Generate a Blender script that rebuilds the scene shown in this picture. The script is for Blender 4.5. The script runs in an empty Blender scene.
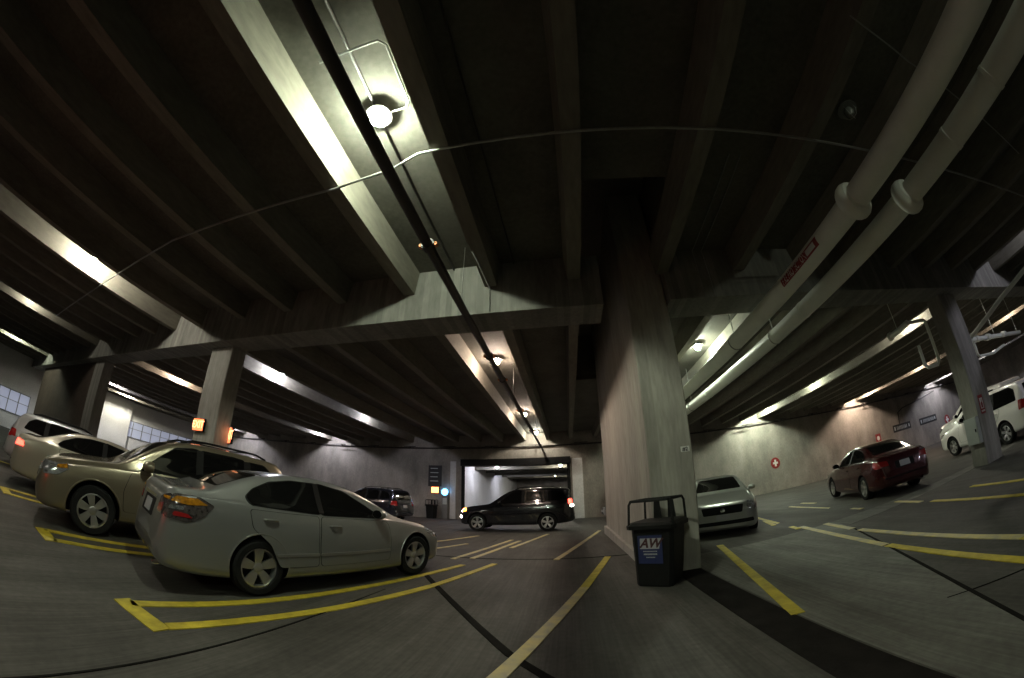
import bpy, bmesh, math, random
from math import sin, cos, tan, pi, radians, atan2, hypot
from mathutils import Vector, Matrix
from mathutils.bvhtree import BVHTree

random.seed(7)
scene = bpy.context.scene
col = scene.collection

# ------------------------------------------------------------------ camera, world, exposure
CAM_H = 1.42
YAW, PIT, ROL = 0.14206769, 0.42475623, -0.01445777
cd = bpy.data.cameras.new('camera')
cam = bpy.data.objects.new('camera', cd)
col.objects.link(cam)
cd.type = 'PANO'
cd.panorama_type = 'FISHEYE_LENS_POLYNOMIAL'
cd.sensor_width = 36.0
cd.sensor_fit = 'HORIZONTAL'
cd.fisheye_fov = radians(200)
PXMM = 1024 / 36.0
cd.fisheye_polynomial_k0 = 0.0
cd.fisheye_polynomial_k1 = -0.274940542 * PXMM / 100
cd.fisheye_polynomial_k2 = 0.0
cd.fisheye_polynomial_k3 = 0.000607296621 * (PXMM / 100) ** 3
cd.fisheye_polynomial_k4 = 0.0
cd.clip_start = 0.05
cd.clip_end = 300
_Ry = Matrix(((cos(ROL), -sin(ROL), 0), (sin(ROL), cos(ROL), 0), (0, 0, 1)))
_Rx = Matrix(((1, 0, 0), (0, cos(PIT), -sin(PIT)), (0, sin(PIT), cos(PIT))))
_Rz = Matrix(((cos(YAW), 0, sin(YAW)), (0, 1, 0), (-sin(YAW), 0, cos(YAW))))
_W = Matrix(((1, 0, 0), (0, 0, -1), (0, 1, 0)))          # (right, up, back) -> (X, Y forward, Z up)
cam.matrix_world = Matrix.Translation((0, 0, CAM_H)) @ (_W @ _Rz @ _Rx @ _Ry).to_4x4()
scene.camera = cam

world = bpy.data.worlds.new('night_world')
scene.world = world
world.use_nodes = True
world.node_tree.nodes['Background'].inputs[0].default_value = (0.5, 0.55, 0.6, 1)
world.node_tree.nodes['Background'].inputs[1].default_value = 0.002

vs = scene.view_settings
vs.view_transform = 'Standard'
vs.look = 'None'
vs.gamma = 1.0
vs.use_curve_mapping = False
vs.exposure = 0.0
scene.display_settings.display_device = 'sRGB'
scene.cycles.use_denoising = True
scene.cycles.max_bounces = 6
scene.cycles.diffuse_bounces = 4
scene.cycles.glossy_bounces = 3
scene.cycles.sample_clamp_indirect = 6.0

# heights of the structure
SOF = CAM_H + 3.67      # underside of the joists
SLAB = CAM_H + 4.17     # underside of the deck
GB = CAM_H + 3.11       # underside of the girder
GY0, GY1 = 5.61, 6.37   # girder faces
BACK = 25.0             # far wall
LEFT, RIGHT = -34.0, 42.0
NEAR = -14.0


def fz(y):
    return -0.02 * (y - 8.0) if y > 8 else 0.0


# ------------------------------------------------------------------ materials
def mat(name, color, rough=0.7, metal=0.0, noise=0.0, scale=3.0, bump=0.0, coat=0.0, emit=None, strength=0.0,
        spec=None, stretch=None, alpha=None, trans=0.0, second=None):
    m = bpy.data.materials.new(name)
    m.use_nodes = True
    nt = m.node_tree
    b = nt.nodes['Principled BSDF']
    b.inputs['Base Color'].default_value = (*color, 1)
    b.inputs['Roughness'].default_value = rough
    b.inputs['Metallic'].default_value = metal
    if coat:
        b.inputs['Coat Weight'].default_value = coat
        b.inputs['Coat Roughness'].default_value = 0.04
    if spec is not None:
        b.inputs['Specular IOR Level'].default_value = spec
    if trans:
        b.inputs['Transmission Weight'].default_value = trans
    if emit:
        b.inputs['Emission Color'].default_value = (*emit, 1)
        b.inputs['Emission Strength'].default_value = strength
    if noise or bump:
        tc = nt.nodes.new('ShaderNodeTexCoord')
        mp = nt.nodes.new('ShaderNodeMapping')
        nt.links.new(tc.outputs['Object'], mp.inputs[0])
        if stretch:
            mp.inputs['Scale'].default_value = stretch
        n1 = nt.nodes.new('ShaderNodeTexNoise')
        n1.inputs['Scale'].default_value = scale
        n1.inputs['Detail'].default_value = 8
        n1.inputs['Roughness'].default_value = 0.6
        nt.links.new(mp.outputs[0], n1.inputs['Vector'])
        if noise:
            r = nt.nodes.new('ShaderNodeValToRGB')
            lo = [max(0, c * (1 - noise)) for c in color]
            hi = [min(1, c * (1 + noise)) for c in color]
            if second:
                lo = second
            r.color_ramp.elements[0].position = 0.3
            r.color_ramp.elements[1].position = 0.7
            r.color_ramp.elements[0].color = (*lo, 1)
            r.color_ramp.elements[1].color = (*hi, 1)
            nt.links.new(n1.outputs[0], r.inputs[0])
            nt.links.new(r.outputs[0], b.inputs['Base Color'])
        if bump:
            n2 = nt.nodes.new('ShaderNodeTexNoise')
            n2.inputs['Scale'].default_value = scale * 9
            n2.inputs['Detail'].default_value = 5
            nt.links.new(mp.outputs[0], n2.inputs['Vector'])
            bp = nt.nodes.new('ShaderNodeBump')
            bp.inputs['Strength'].default_value = bump
            bp.inputs['Distance'].default_value = 0.01
            nt.links.new(n2.outputs[0], bp.inputs['Height'])
            nt.links.new(bp.outputs[0], b.inputs['Normal'])
    return m


def concrete(name, color, streak=(1, 1, 1), var=0.25, board=None, rough=0.85):
    """Concrete: large blotches, fine grain, and (board) form lines along one object axis."""
    m = bpy.data.materials.new(name)
    m.use_nodes = True
    nt = m.node_tree
    N, L = nt.nodes.new, nt.links.new
    b = nt.nodes['Principled BSDF']
    b.inputs['Roughness'].default_value = rough
    b.inputs['Specular IOR Level'].default_value = 0.25
    tc = N('ShaderNodeTexCoord')
    mp = N('ShaderNodeMapping')
    mp.inputs['Scale'].default_value = streak
    L(tc.outputs['Object'], mp.inputs[0])
    a = N('ShaderNodeTexNoise'); a.inputs['Scale'].default_value = 0.9; a.inputs['Detail'].default_value = 9; a.inputs['Roughness'].default_value = 0.65
    c = N('ShaderNodeTexNoise'); c.inputs['Scale'].default_value = 14; c.inputs['Detail'].default_value = 6
    L(mp.outputs[0], a.inputs['Vector']); L(mp.outputs[0], c.inputs['Vector'])
    r = N('ShaderNodeValToRGB')
    r.color_ramp.elements[0].position = 0.28; r.color_ramp.elements[1].position = 0.72
    r.color_ramp.elements[0].color = (*[x * (1 - var) for x in color], 1)
    r.color_ramp.elements[1].color = (*[min(1, x * (1 + var)) for x in color], 1)
    L(a.outputs[0], r.inputs[0])
    mx = N('ShaderNodeMixRGB'); mx.blend_type = 'OVERLAY'; mx.inputs[0].default_value = 0.35
    L(r.outputs[0], mx.inputs[1]); L(c.outputs[0], mx.inputs[2])
    out = mx.outputs[0]
    bp = N('ShaderNodeBump'); bp.inputs['Strength'].default_value = 0.25; bp.inputs['Distance'].default_value = 0.01
    L(c.outputs[0], bp.inputs['Height'])
    if board is not None:
        axis, per = board
        sp = N('ShaderNodeSeparateXYZ'); L(tc.outputs['Object'], sp.inputs[0])
        dv = N('ShaderNodeMath'); dv.operation = 'DIVIDE'; dv.inputs[1].default_value = per
        L(sp.outputs[axis], dv.inputs[0])
        fl = N('ShaderNodeMath'); fl.operation = 'FLOOR'; L(dv.outputs[0], fl.inputs[0])
        wn = N('ShaderNodeTexWhiteNoise'); wn.noise_dimensions = '1D'; L(fl.outputs[0], wn.inputs['W'])
        m2 = N('ShaderNodeMixRGB'); m2.blend_type = 'OVERLAY'; m2.inputs[0].default_value = 0.18
        L(out, m2.inputs[1]); L(wn.outputs['Value'], m2.inputs[2]); out = m2.outputs[0]
    L(out, b.inputs['Base Color'])
    L(bp.outputs[0], b.inputs['Normal'])
    return m


M = {}
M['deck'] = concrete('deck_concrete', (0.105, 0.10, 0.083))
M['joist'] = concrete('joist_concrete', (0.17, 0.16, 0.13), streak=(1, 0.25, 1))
M['girder'] = concrete('girder_concrete', (0.20, 0.195, 0.175), streak=(1, 1, 0.3), board=(0, 0.12))
M['column'] = concrete('column_concrete', (0.27, 0.26, 0.235), streak=(1, 1, 0.25), board=(0, 0.19))
M['pier'] = concrete('pier_concrete', (0.34, 0.325, 0.285), streak=(1.2, 1.2, 0.22), board=(0, 0.25))
M['wall'] = concrete('wall_concrete', (0.25, 0.23, 0.20), streak=(1, 1, 0.5), var=0.38)
M['white_wall'] = concrete('painted_wall', (0.55, 0.55, 0.54), var=0.08)
M['brown_wall'] = concrete('brown_block_wall', (0.10, 0.075, 0.06), var=0.2)


def floor_material(name, base, spots=True, groove=0.0, ang=0.25):
    m = concrete(name, base, var=0.3, rough=0.75)
    nt = m.node_tree
    N, L = nt.nodes.new, nt.links.new
    b = nt.nodes['Principled BSDF']
    src = b.inputs['Base Color'].links[0].from_socket
    tc = N('ShaderNodeTexCoord')
    # tyre-dragged dirt: long low-contrast smears
    mp = N('ShaderNodeMapping'); mp.inputs['Rotation'].default_value = (0, 0, ang); mp.inputs['Scale'].default_value = (1.6, 0.16, 1)
    L(tc.outputs['Object'], mp.inputs[0])
    n = N('ShaderNodeTexNoise'); n.inputs['Scale'].default_value = 1.6; n.inputs['Detail'].default_value = 8; n.inputs['Roughness'].default_value = .7
    L(mp.outputs[0], n.inputs['Vector'])
    r = N('ShaderNodeValToRGB'); r.color_ramp.elements[0].position = .35; r.color_ramp.elements[1].position = .62
    r.color_ramp.elements[0].color = (.52, .5, .48, 1); r.color_ramp.elements[1].color = (1, 1, 1, 1)
    L(n.outputs[0], r.inputs[0])
    mx = N('ShaderNodeMixRGB'); mx.blend_type = 'MULTIPLY'; mx.inputs[0].default_value = .8
    L(src, mx.inputs[1]); L(r.outputs[0], mx.inputs[2]); out = mx.outputs[0]
    if spots:
        v = N('ShaderNodeTexVoronoi'); v.inputs['Scale'].default_value = 1.3
        L(tc.outputs['Object'], v.inputs['Vector'])
        r2 = N('ShaderNodeValToRGB'); r2.color_ramp.elements[0].position = .03; r2.color_ramp.elements[1].position = .06
        r2.color_ramp.elements[0].color = (.35, .33, .32, 1); r2.color_ramp.elements[1].color = (1, 1, 1, 1)
        L(v.outputs['Distance'], r2.inputs[0])
        m3 = N('ShaderNodeMixRGB'); m3.blend_type = 'MULTIPLY'; m3.inputs[0].default_value = .8
        L(out, m3.inputs[1]); L(r2.outputs[0], m3.inputs[2]); out = m3.outputs[0]
    L(out, b.inputs['Base Color'])
    # broomed finish: fine drag lines
    mp2 = N('ShaderNodeMapping'); mp2.inputs['Rotation'].default_value = (0, 0, ang); mp2.inputs['Scale'].default_value = (26, .55, 1)
    L(tc.outputs['Object'], mp2.inputs[0])
    w = N('ShaderNodeTexNoise'); w.inputs['Scale'].default_value = 1.3; w.inputs['Detail'].default_value = 4
    L(mp2.outputs[0], w.inputs['Vector'])
    r3 = N('ShaderNodeValToRGB'); r3.color_ramp.elements[0].position = .38; r3.color_ramp.elements[1].position = .6
    r3.color_ramp.elements[0].color = (.72, .71, .70, 1); r3.color_ramp.elements[1].color = (1, 1, 1, 1)
    L(w.outputs[0], r3.inputs[0])
    m4 = N('ShaderNodeMixRGB'); m4.blend_type = 'MULTIPLY'; m4.inputs[0].default_value = .7
    L(out, m4.inputs[1]); L(r3.outputs[0], m4.inputs[2]); L(m4.outputs[0], b.inputs['Base Color'])
    bp = N('ShaderNodeBump'); bp.inputs['Strength'].default_value = .3; bp.inputs['Distance'].default_value = .01
    L(w.outputs[0], bp.inputs['Height'])
    L(b.inputs['Normal'].links[0].from_socket, bp.inputs['Normal'])
    L(bp.outputs[0], b.inputs['Normal'])
    return m


M['floor'] = floor_material('floor_concrete', (0.074, 0.070, 0.062))
M['slab_light'] = floor_material('pale_floor_slab', (0.150, 0.147, 0.132), ang=1.2)
M['gutter'] = mat('gutter_dark', (0.014, 0.012, 0.011), .95, spec=.05, noise=.4, scale=3, bump=.3)
M['joint_shade'] = mat('joint_sealant_edge_shade', (0.012, 0.011, 0.010), .9, noise=.3, spec=.02)
M['yellow'] = mat('yellow_paint', (0.42, 0.33, 0.02), .6, noise=.35, scale=5, bump=.2)
M['yellow_worn'] = mat('worn_yellow_paint', (0.45, 0.36, 0.11), .6, noise=.3, scale=4, bump=.2, second=(.28, .26, .19))
M['pipe_white'] = mat('white_pipe_jacket', (0.80, 0.82, 0.75), .42, noise=.07, scale=2)
M['pipe_black'] = mat('black_iron_pipe', (0.035, 0.030, 0.026), .5, noise=.2)
M['galv'] = mat('galvanised_steel', (0.30, 0.30, 0.28), .4, .7, noise=.15, scale=8)
M['copper'] = mat('orange_fitting', (0.70, 0.26, 0.10), .5, .2, noise=.1)
M['dark'] = mat('dark_plastic', (0.008, 0.008, 0.008), .6, spec=.12)
M['bin'] = mat('black_bin_plastic', (0.005, 0.0055, 0.005), .6, spec=.25, noise=.2, scale=20, bump=.2)
M['rubber'] = mat('tyre_rubber', (0.009, 0.009, 0.009), .85, spec=.2, noise=.2, scale=30, bump=.2)
M['rim'] = mat('alloy_rim', (0.55, 0.55, 0.54), .28, .9)
M['chrome'] = mat('chrome', (0.8, 0.8, 0.8), .08, 1.0)
M['glass'] = mat('tinted_glass', (0.005, 0.005, 0.005), .04, 0)
M['white'] = mat('white_print', (0.75, 0.75, 0.72), .6)
M['red'] = mat('red_print', (0.26, 0.022, 0.022), .5)
M['sticker_white'] = mat('dull_white_print', (0.34, 0.34, 0.34), .6)
M['navy'] = mat('navy_print', (0.012, 0.02, 0.08), .5)
M['black_print'] = mat('black_print', (0.015, 0.015, 0.015), .6)
M['gray_box'] = mat('grey_enamel', (0.42, 0.45, 0.43), .45, noise=.08)
M['plate'] = mat('licence_plate', (0.33, 0.33, 0.35), .4)
M['lamp_clear'] = mat('headlight_lens', (0.45, 0.46, 0.48), .12, .75, coat=1.0, noise=.6, scale=22)
M['lamp_dark'] = mat('smoked_lens', (0.07, 0.06, 0.06), .1, .3, coat=1.0, noise=.7, scale=30)
M['lamp_red'] = mat('red_lens', (0.28, 0.012, 0.012), .12, 0, coat=1.0)
M['lamp_amber'] = mat('amber_lens', (0.36, 0.15, 0.01), .15, 0, coat=1.0, noise=.5, scale=25)
M['red_lit'] = mat('brake_light_lit', (0.5, 0.02, 0.02), .2, emit=(1, .05, .03), strength=9)
M['amber_lit'] = mat('marker_lit', (0.6, 0.15, 0.02), .2, emit=(1, .22, .02), strength=14)
M['head_lit'] = mat('headlamp_lit', (0.9, 0.9, 0.85), .2, emit=(1, .93, .8), strength=40)
M['fixture'] = mat('lamp_housing', (0.18, 0.18, 0.17), .5, .5)
M['globe_off'] = mat('unlit_glass_globe', (0.16, 0.17, 0.15), .12, 0, coat=1.0)
M['shaft'] = concrete('shaft_concrete', (0.16, 0.15, 0.13))
M['bench'] = mat('window_pane', (0.3, 0.33, 0.4), .3, emit=(.72, .76, 1.0), strength=.28)


# ------------------------------------------------------------------ mesh helpers
class MB:
    def __init__(s):
        s.v, s.f, s.mi, s.sm = [], [], [], []

    def add(s, verts, faces, mi=0, smooth=False):
        o = len(s.v)
        s.v += [tuple(v) for v in verts]
        for f in faces:
            s.f.append([i + o for i in f]); s.mi.append(mi); s.sm.append(smooth)

    def box(s, x0, x1, y0, y1, z0, z1, mi=0):
        s.add([(x0, y0, z0), (x1, y0, z0), (x1, y1, z0), (x0, y1, z0), (x0, y0, z1), (x1, y0, z1), (x1, y1, z1), (x0, y1, z1)],
              [(0, 3, 2, 1), (4, 5, 6, 7), (0, 1, 5, 4), (1, 2, 6, 5), (2, 3, 7, 6), (3, 0, 4, 7)], mi)

    def prism(s, poly, z0, z1, mi=0, zf=None):
        """poly in plan (counter-clockwise), z0/z1 heights (offset by zf(y) when given)"""
        n = len(poly)
        g = zf or (lambda y: 0)
        s.add([(x, y, z0 + g(y)) for x, y in poly] + [(x, y, z1 + g(y)) for x, y in poly],
              [tuple(range(n))[::-1], tuple(range(n, 2 * n))] + [(i, (i + 1) % n, n + (i + 1) % n, n + i) for i in range(n)], mi)

    def loft(s, rings, cap=True, mi=0, smooth=True, closed=True):
        n = len(rings[0])
        vs_ = [p for r in rings for p in r]
        fs = []
        for k in range(len(rings) - 1):
            for i in range(n if closed else n - 1):
                j = (i + 1) % n
                fs.append((k * n + i, k * n + j, (k + 1) * n + j, (k + 1) * n + i))
        s.add(vs_, fs, mi, smooth)
        if cap and closed:
            o = len(s.v) - len(vs_)
            s.f.append([o + i for i in range(n)][::-1]); s.mi.append(mi); s.sm.append(False)
            s.f.append([o + (len(rings) - 1) * n + i for i in range(n)]); s.mi.append(mi); s.sm.append(False)

    def tube(s, pts, r, n=12, mi=0, cap=True):
        pts = [Vector(p) for p in pts]
        rr = r if isinstance(r, (list, tuple)) else [r] * len(pts)
        rings = []
        up = None
        for i, p in enumerate(pts):
            t = (pts[min(i + 1, len(pts) - 1)] - pts[max(i - 1, 0)]).normalized()
            if up is None:
                up = Vector((0, 0, 1)) if abs(t.z) < .9 else Vector((1, 0, 0))
            a = t.cross(up).normalized(); b = a.cross(t).normalized(); up = b
            rings.append([p + (a * cos(2 * pi * k / n) + b * sin(2 * pi * k / n)) * rr[i] for k in range(n)])
        s.loft(rings, cap, mi, True)

    def lathe(s, prof, n=24, mi=0, axis='z', c=(0, 0, 0), cap=True):
        rings = []
        for r, h in prof:
            ring = []
            for k in range(n):
                a = 2 * pi * k / n
                if axis == 'z':
                    ring.append((c[0] + r * cos(a), c[1] + r * sin(a), c[2] + h))
                elif axis == 'x':
                    ring.append((c[0] + h, c[1] + r * cos(a), c[2] + r * sin(a)))
                else:
                    ring.append((c[0] + r * sin(a), c[1] + h, c[2] + r * cos(a)))
            rings.append(ring)
        s.loft(rings, cap, mi, True)

    def build(s, name, mats, parent=None, sharp=35):
        me = bpy.data.meshes.new(name)
        me.from_pydata(s.v, [], s.f)
        for m in (mats if isinstance(mats, (list, tuple)) else [mats]):
            me.materials.append(m)
        me.polygons.foreach_set('material_index', s.mi)
        me.polygons.foreach_set('use_smooth', s.sm)
        me.update()
        bm = bmesh.new(); bm.from_mesh(me)
        bmesh.ops.recalc_face_normals(bm, faces=bm.faces)
        for e in bm.edges:
            if len(e.link_faces) == 2 and e.calc_face_angle(0) > radians(sharp):
                e.smooth = False
        bm.to_mesh(me); bm.free()
        o = bpy.data.objects.new(name, me)
        col.objects.link(o)
        if parent:
            o.parent = parent
        return o


def tag(o, label, cat, group=None):
    o['label'] = label; o['category'] = cat
    if group:
        o['group'] = group
    return o


def empty(name, loc, label, cat, rz=0.0, group=None):
    o = bpy.data.objects.new(name, None)
    o.empty_display_size = .2
    col.objects.link(o)
    o.location = loc; o.rotation_euler = (0, 0, rz)
    return tag(o, label, cat, group)


def struct(o):
    o['kind'] = 'structure'
    return o


def text_mesh(body, size, extrude=.001, shear=0.0, bold=0.0):
    cu = bpy.data.curves.new('txt', 'FONT')
    cu.body = body; cu.size = size; cu.extrude = extrude; cu.align_x = 'CENTER'; cu.align_y = 'CENTER'
    cu.resolution_u = 3; cu.shear = shear; cu.offset = bold
    o = bpy.data.objects.new('txt', cu); col.objects.link(o)
    dg = bpy.context.evaluated_depsgraph_get()
    me = bpy.data.meshes.new_from_object(o.evaluated_get(dg))
    bpy.data.objects.remove(o)
    return me


def text_obj(name, body, size, m, parent, mtx, **kw):
    me = text_mesh(body, size, **kw)
    me.materials.clear(); me.materials.append(m)
    o = bpy.data.objects.new(name, me); col.objects.link(o)
    o.parent = parent
    o.matrix_local = mtx
    return o


# ------------------------------------------------------------------ room shell
b = MB()
ys = [NEAR, 8, 26]
for i in range(2):
    b.add([(LEFT - 1, ys[i], fz(ys[i])), (RIGHT + 1, ys[i], fz(ys[i])), (RIGHT + 1, ys[i + 1], fz(ys[i + 1])), (LEFT - 1, ys[i + 1], fz(ys[i + 1])),
           (LEFT - 1, ys[i], fz(ys[i]) - .3), (RIGHT + 1, ys[i], fz(ys[i]) - .3), (RIGHT + 1, ys[i + 1], fz(ys[i + 1]) - .3), (LEFT - 1, ys[i + 1], fz(ys[i + 1]) - .3)],
          [(0, 1, 2, 3), (7, 6, 5, 4), (0, 4, 5, 1), (2, 6, 7, 3), (1, 5, 6, 2), (3, 7, 4, 0)])
# drive beyond the roll-up door
yb = 60
b.add([(-14, 26, fz(26)), (8, 26, fz(26)), (8, yb, fz(26)), (-14, yb, fz(26)), (-14, 26, fz(26) - .3), (8, 26, fz(26) - .3), (8, yb, fz(26) - .3), (-14, yb, fz(26) - .3)],
      [(0, 1, 2, 3), (7, 6, 5, 4), (0, 4, 5, 1), (2, 6, 7, 3), (1, 5, 6, 2), (3, 7, 4, 0)])
struct(b.build('floor', M['floor']))

# deck, with the open slot over the central pier
SX0, SX1, SY0, SY1 = .42, 2.12, 3.7, 13.3
b = MB()
T = .18
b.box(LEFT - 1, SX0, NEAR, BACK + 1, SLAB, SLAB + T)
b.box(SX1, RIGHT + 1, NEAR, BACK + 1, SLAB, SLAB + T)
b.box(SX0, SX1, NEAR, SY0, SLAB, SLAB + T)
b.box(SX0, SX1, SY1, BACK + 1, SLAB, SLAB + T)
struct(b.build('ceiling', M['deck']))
TOP = CAM_H + 6.0
b = MB()
b.box(SX0 - .15, SX0, SY0 - .15, SY1 + .15, SLAB + T, TOP + .15)
b.box(SX1, SX1 + .15, SY0 - .15, SY1 + .15, SLAB + T, TOP + .15)
b.box(SX0, SX1, SY0 - .15, SY0, SLAB + T, TOP + .15)
b.box(SX0, SX1, SY1, SY1 + .15, SLAB + T, TOP + .15)
b.box(SX0, SX1, SY0, SY1, TOP, TOP + .15)
struct(b.build('ceiling_shaft', M['shaft']))

# joists (double-tee stems): left edge of the underside, width
stems = [-34.0, -32.4, -30.85, -29.15, -27.6, -26.05, -24.5, -22.95, -21.4, -19.85, -18.62, -17.1, -15.55, -14.0, -12.6, -11.22, -9.72, -7.75, -6.09, -4.52, -2.94, -1.30, .24, 1.90, 3.53, 5.07, 6.61, 8.15, 9.69, 11.22, 12.76, 14.3,
         15.76, 17.2, 18.66, 20.1, 21.57, 23.03, 24.5, 25.97, 27.45, 28.9, 30.4, 31.9, 33.3, 34.8, 36.3, 37.8, 39.3, 40.8]
JW = .23


def joist(x, y0, y1):
    b = MB()
    f = .05
    rings = []
    for y in (y0, y1):
        rings.append([(x, y, SOF), (x + JW, y, SOF), (x + JW + f, y, SLAB + .01), (x - f, y, SLAB + .01)])
    b.loft(rings, True, 0, False)
    struct(b.build('ceiling_joist', M['joist']))


for x in stems:
    joist(x, NEAR, GY0 + .02)
    if abs(x - 1.90) < .01:
        joist(x, SY1 + .1, BACK + .05)
    else:
        joist(x, GY1 - .02, BACK + .05)

# girder either side of the pier
for x0, x1 in ((LEFT - .5, .83), (2.06, RIGHT + .5)):
    b = MB(); b.box(x0, x1, GY0, GY1, GB, SLAB)
    struct(b.build('girder', M['girder']))

# central pier with its base kerb
b = MB()
ch = .02
poly = [(1.297 + ch, 5.85), (2.055 - ch, 5.85), (2.055, 5.85 + ch), (2.055, 13.12), (1.297, 13.12), (1.297, 5.85 + ch)]
b.prism(poly, -.02, TOP)
struct(b.build('pier', M['pier']))
b = MB()
b.prism([(1.21, 6.05), (1.297, 6.05), (1.297, 13.14), (1.21, 13.14)], -.12, .17)
struct(b.build('pier_base_curb', M['column']))

# columns under the girder
for x0, x1, y0, y1 in ((10.5, 11.42, 6.0, 6.48), (-9.17, -8.2, 6.0, 6.5), (-19.0, -17.8, 6.0, 6.5), (20.2, 21.1, 6.0, 6.48), (-28.6, -27.6, 6.4, 6.9)):
    b = MB()
    b.prism([(x0 + .02, y0), (x1 - .02, y0), (x1, y0 + .02), (x1, y1), (x0, y1), (x0, y0 + .02)], -.02, GB + .01)
    struct(b.build('column', M['column']))
# brown infill wall on the left of the column line
b = MB(); b.box(-30.6, -19.0, 6.05, 6.3, -.02, GB + .01)
struct(b.build('wall_infill', M['brown_wall']))

# far wall with the roll-up door opening
DX0, DX1, DZ = -7.1, .1, CAM_H + 2.05
b = MB()
zb = -.5
b.box(LEFT - .3, DX0, BACK, BACK + .3, zb, SLAB)
b.box(DX1, RIGHT + .3, BACK, BACK + .3, zb, SLAB)
b.box(DX0, DX1, BACK, BACK + .3, DZ, SLAB)
struct(b.build('wall_back', M['wall']))
b = MB(); b.box(LEFT - .3, LEFT, NEAR, BACK, -.5, SLAB)
struct(b.build('wall_left', M['white_wall']))
b = MB(); b.box(RIGHT, RIGHT + .3, NEAR, BACK, -.5, SLAB)
struct(b.build('wall_right', M['wall']))
b = MB(); b.box(LEFT - .3, RIGHT + .3, NEAR - .3, NEAR, -.5, SLAB)
struct(b.build('wall_behind', M['wall']))

# the drive beyond the door
b = MB()
b.box(-8.4, -8.1, BACK + .3, yb, -.6, 4.1)
struct(b.build('wall_drive_left', M['white_wall']))
b = MB()
b.box(3.0, 3.3, BACK + .3, yb, -.6, 4.1)
struct(b.build('wall_drive_right', M['wall']))
b = MB()
b.box(-8.4, 3.3, yb - .3, yb, -.6, 4.1)
struct(b.build('wall_drive_end', M['wall']))
b = MB()
b.box(-8.4, 3.3, BACK + .3, yb, 3.9, 4.1)
for k in range(7):
    b.box(-8.1, 3.0, BACK + 2.5 + k * 4.6, BACK + 2.8 + k * 4.6, 3.6, 3.9)
struct(b.build('ceiling_drive', M['deck']))

# floor joints, painted edge shading, gutter and paler slab
def strip(name, poly, m, h=.004, lab=None):
    b = MB()
    b.prism(poly, -.01, h, zf=fz)
    return struct(b.build(name, m))


def band(p, q, w):
    dx, dy = q[0] - p[0], q[1] - p[1]; l = hypot(dx, dy); nx, ny = -dy / l * w / 2, dx / l * w / 2
    return [(p[0] - nx, p[1] - ny), (q[0] - nx, q[1] - ny), (q[0] + nx, q[1] + ny), (p[0] + nx, p[1] + ny)]


strip('floor_slab', [(2.02, -4), (2.02, -4 + .01), (2.05, -4), (2.75, -4), (2.8, 1.35), (3.22, 2.2), (4.25, 4.12), (5.1, 5.85), (5.6, 7.0), (2.06, 7.0), (2.06, 5.7)][2:], M['slab_light'], .003)
strip('floor_slab', [(5.4, 6.2), (14, 6.52), (14, 6.78), (5.5, 7.0)], M['slab_light'], .0035)
b = MB(); b.prism([(1.56, -5), (2.03, -5), (2.03, 5.85), (1.62, 5.85)], -.05, .0055)
struct(b.build('floor_gutter', M['gutter']))
for p, q, w in (((-2.6, -6), (-2.5, 4.2), .022), ((-2.5, 4.2), (-2.3, 12), .012), ((-2.36, 6.0), (-.5, 3.1), .085), ((-.5, 3.1), (1.6, .5), .08),
                ((2.78, 1.3), (4.25, 4.12), .045), ((4.25, 4.12), (5.1, 5.8), .04), ((-9, 8.0), (1.25, 7.95), .03), ((3.0, 2.2), (3.9, 1.7), .012)):  # strips on the pale slab's diagonal edge are painted edge shading, not sealant
    strip('floor_joint_edge_shade', band(p, q, w), M['joint_shade'], .0062)

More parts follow.
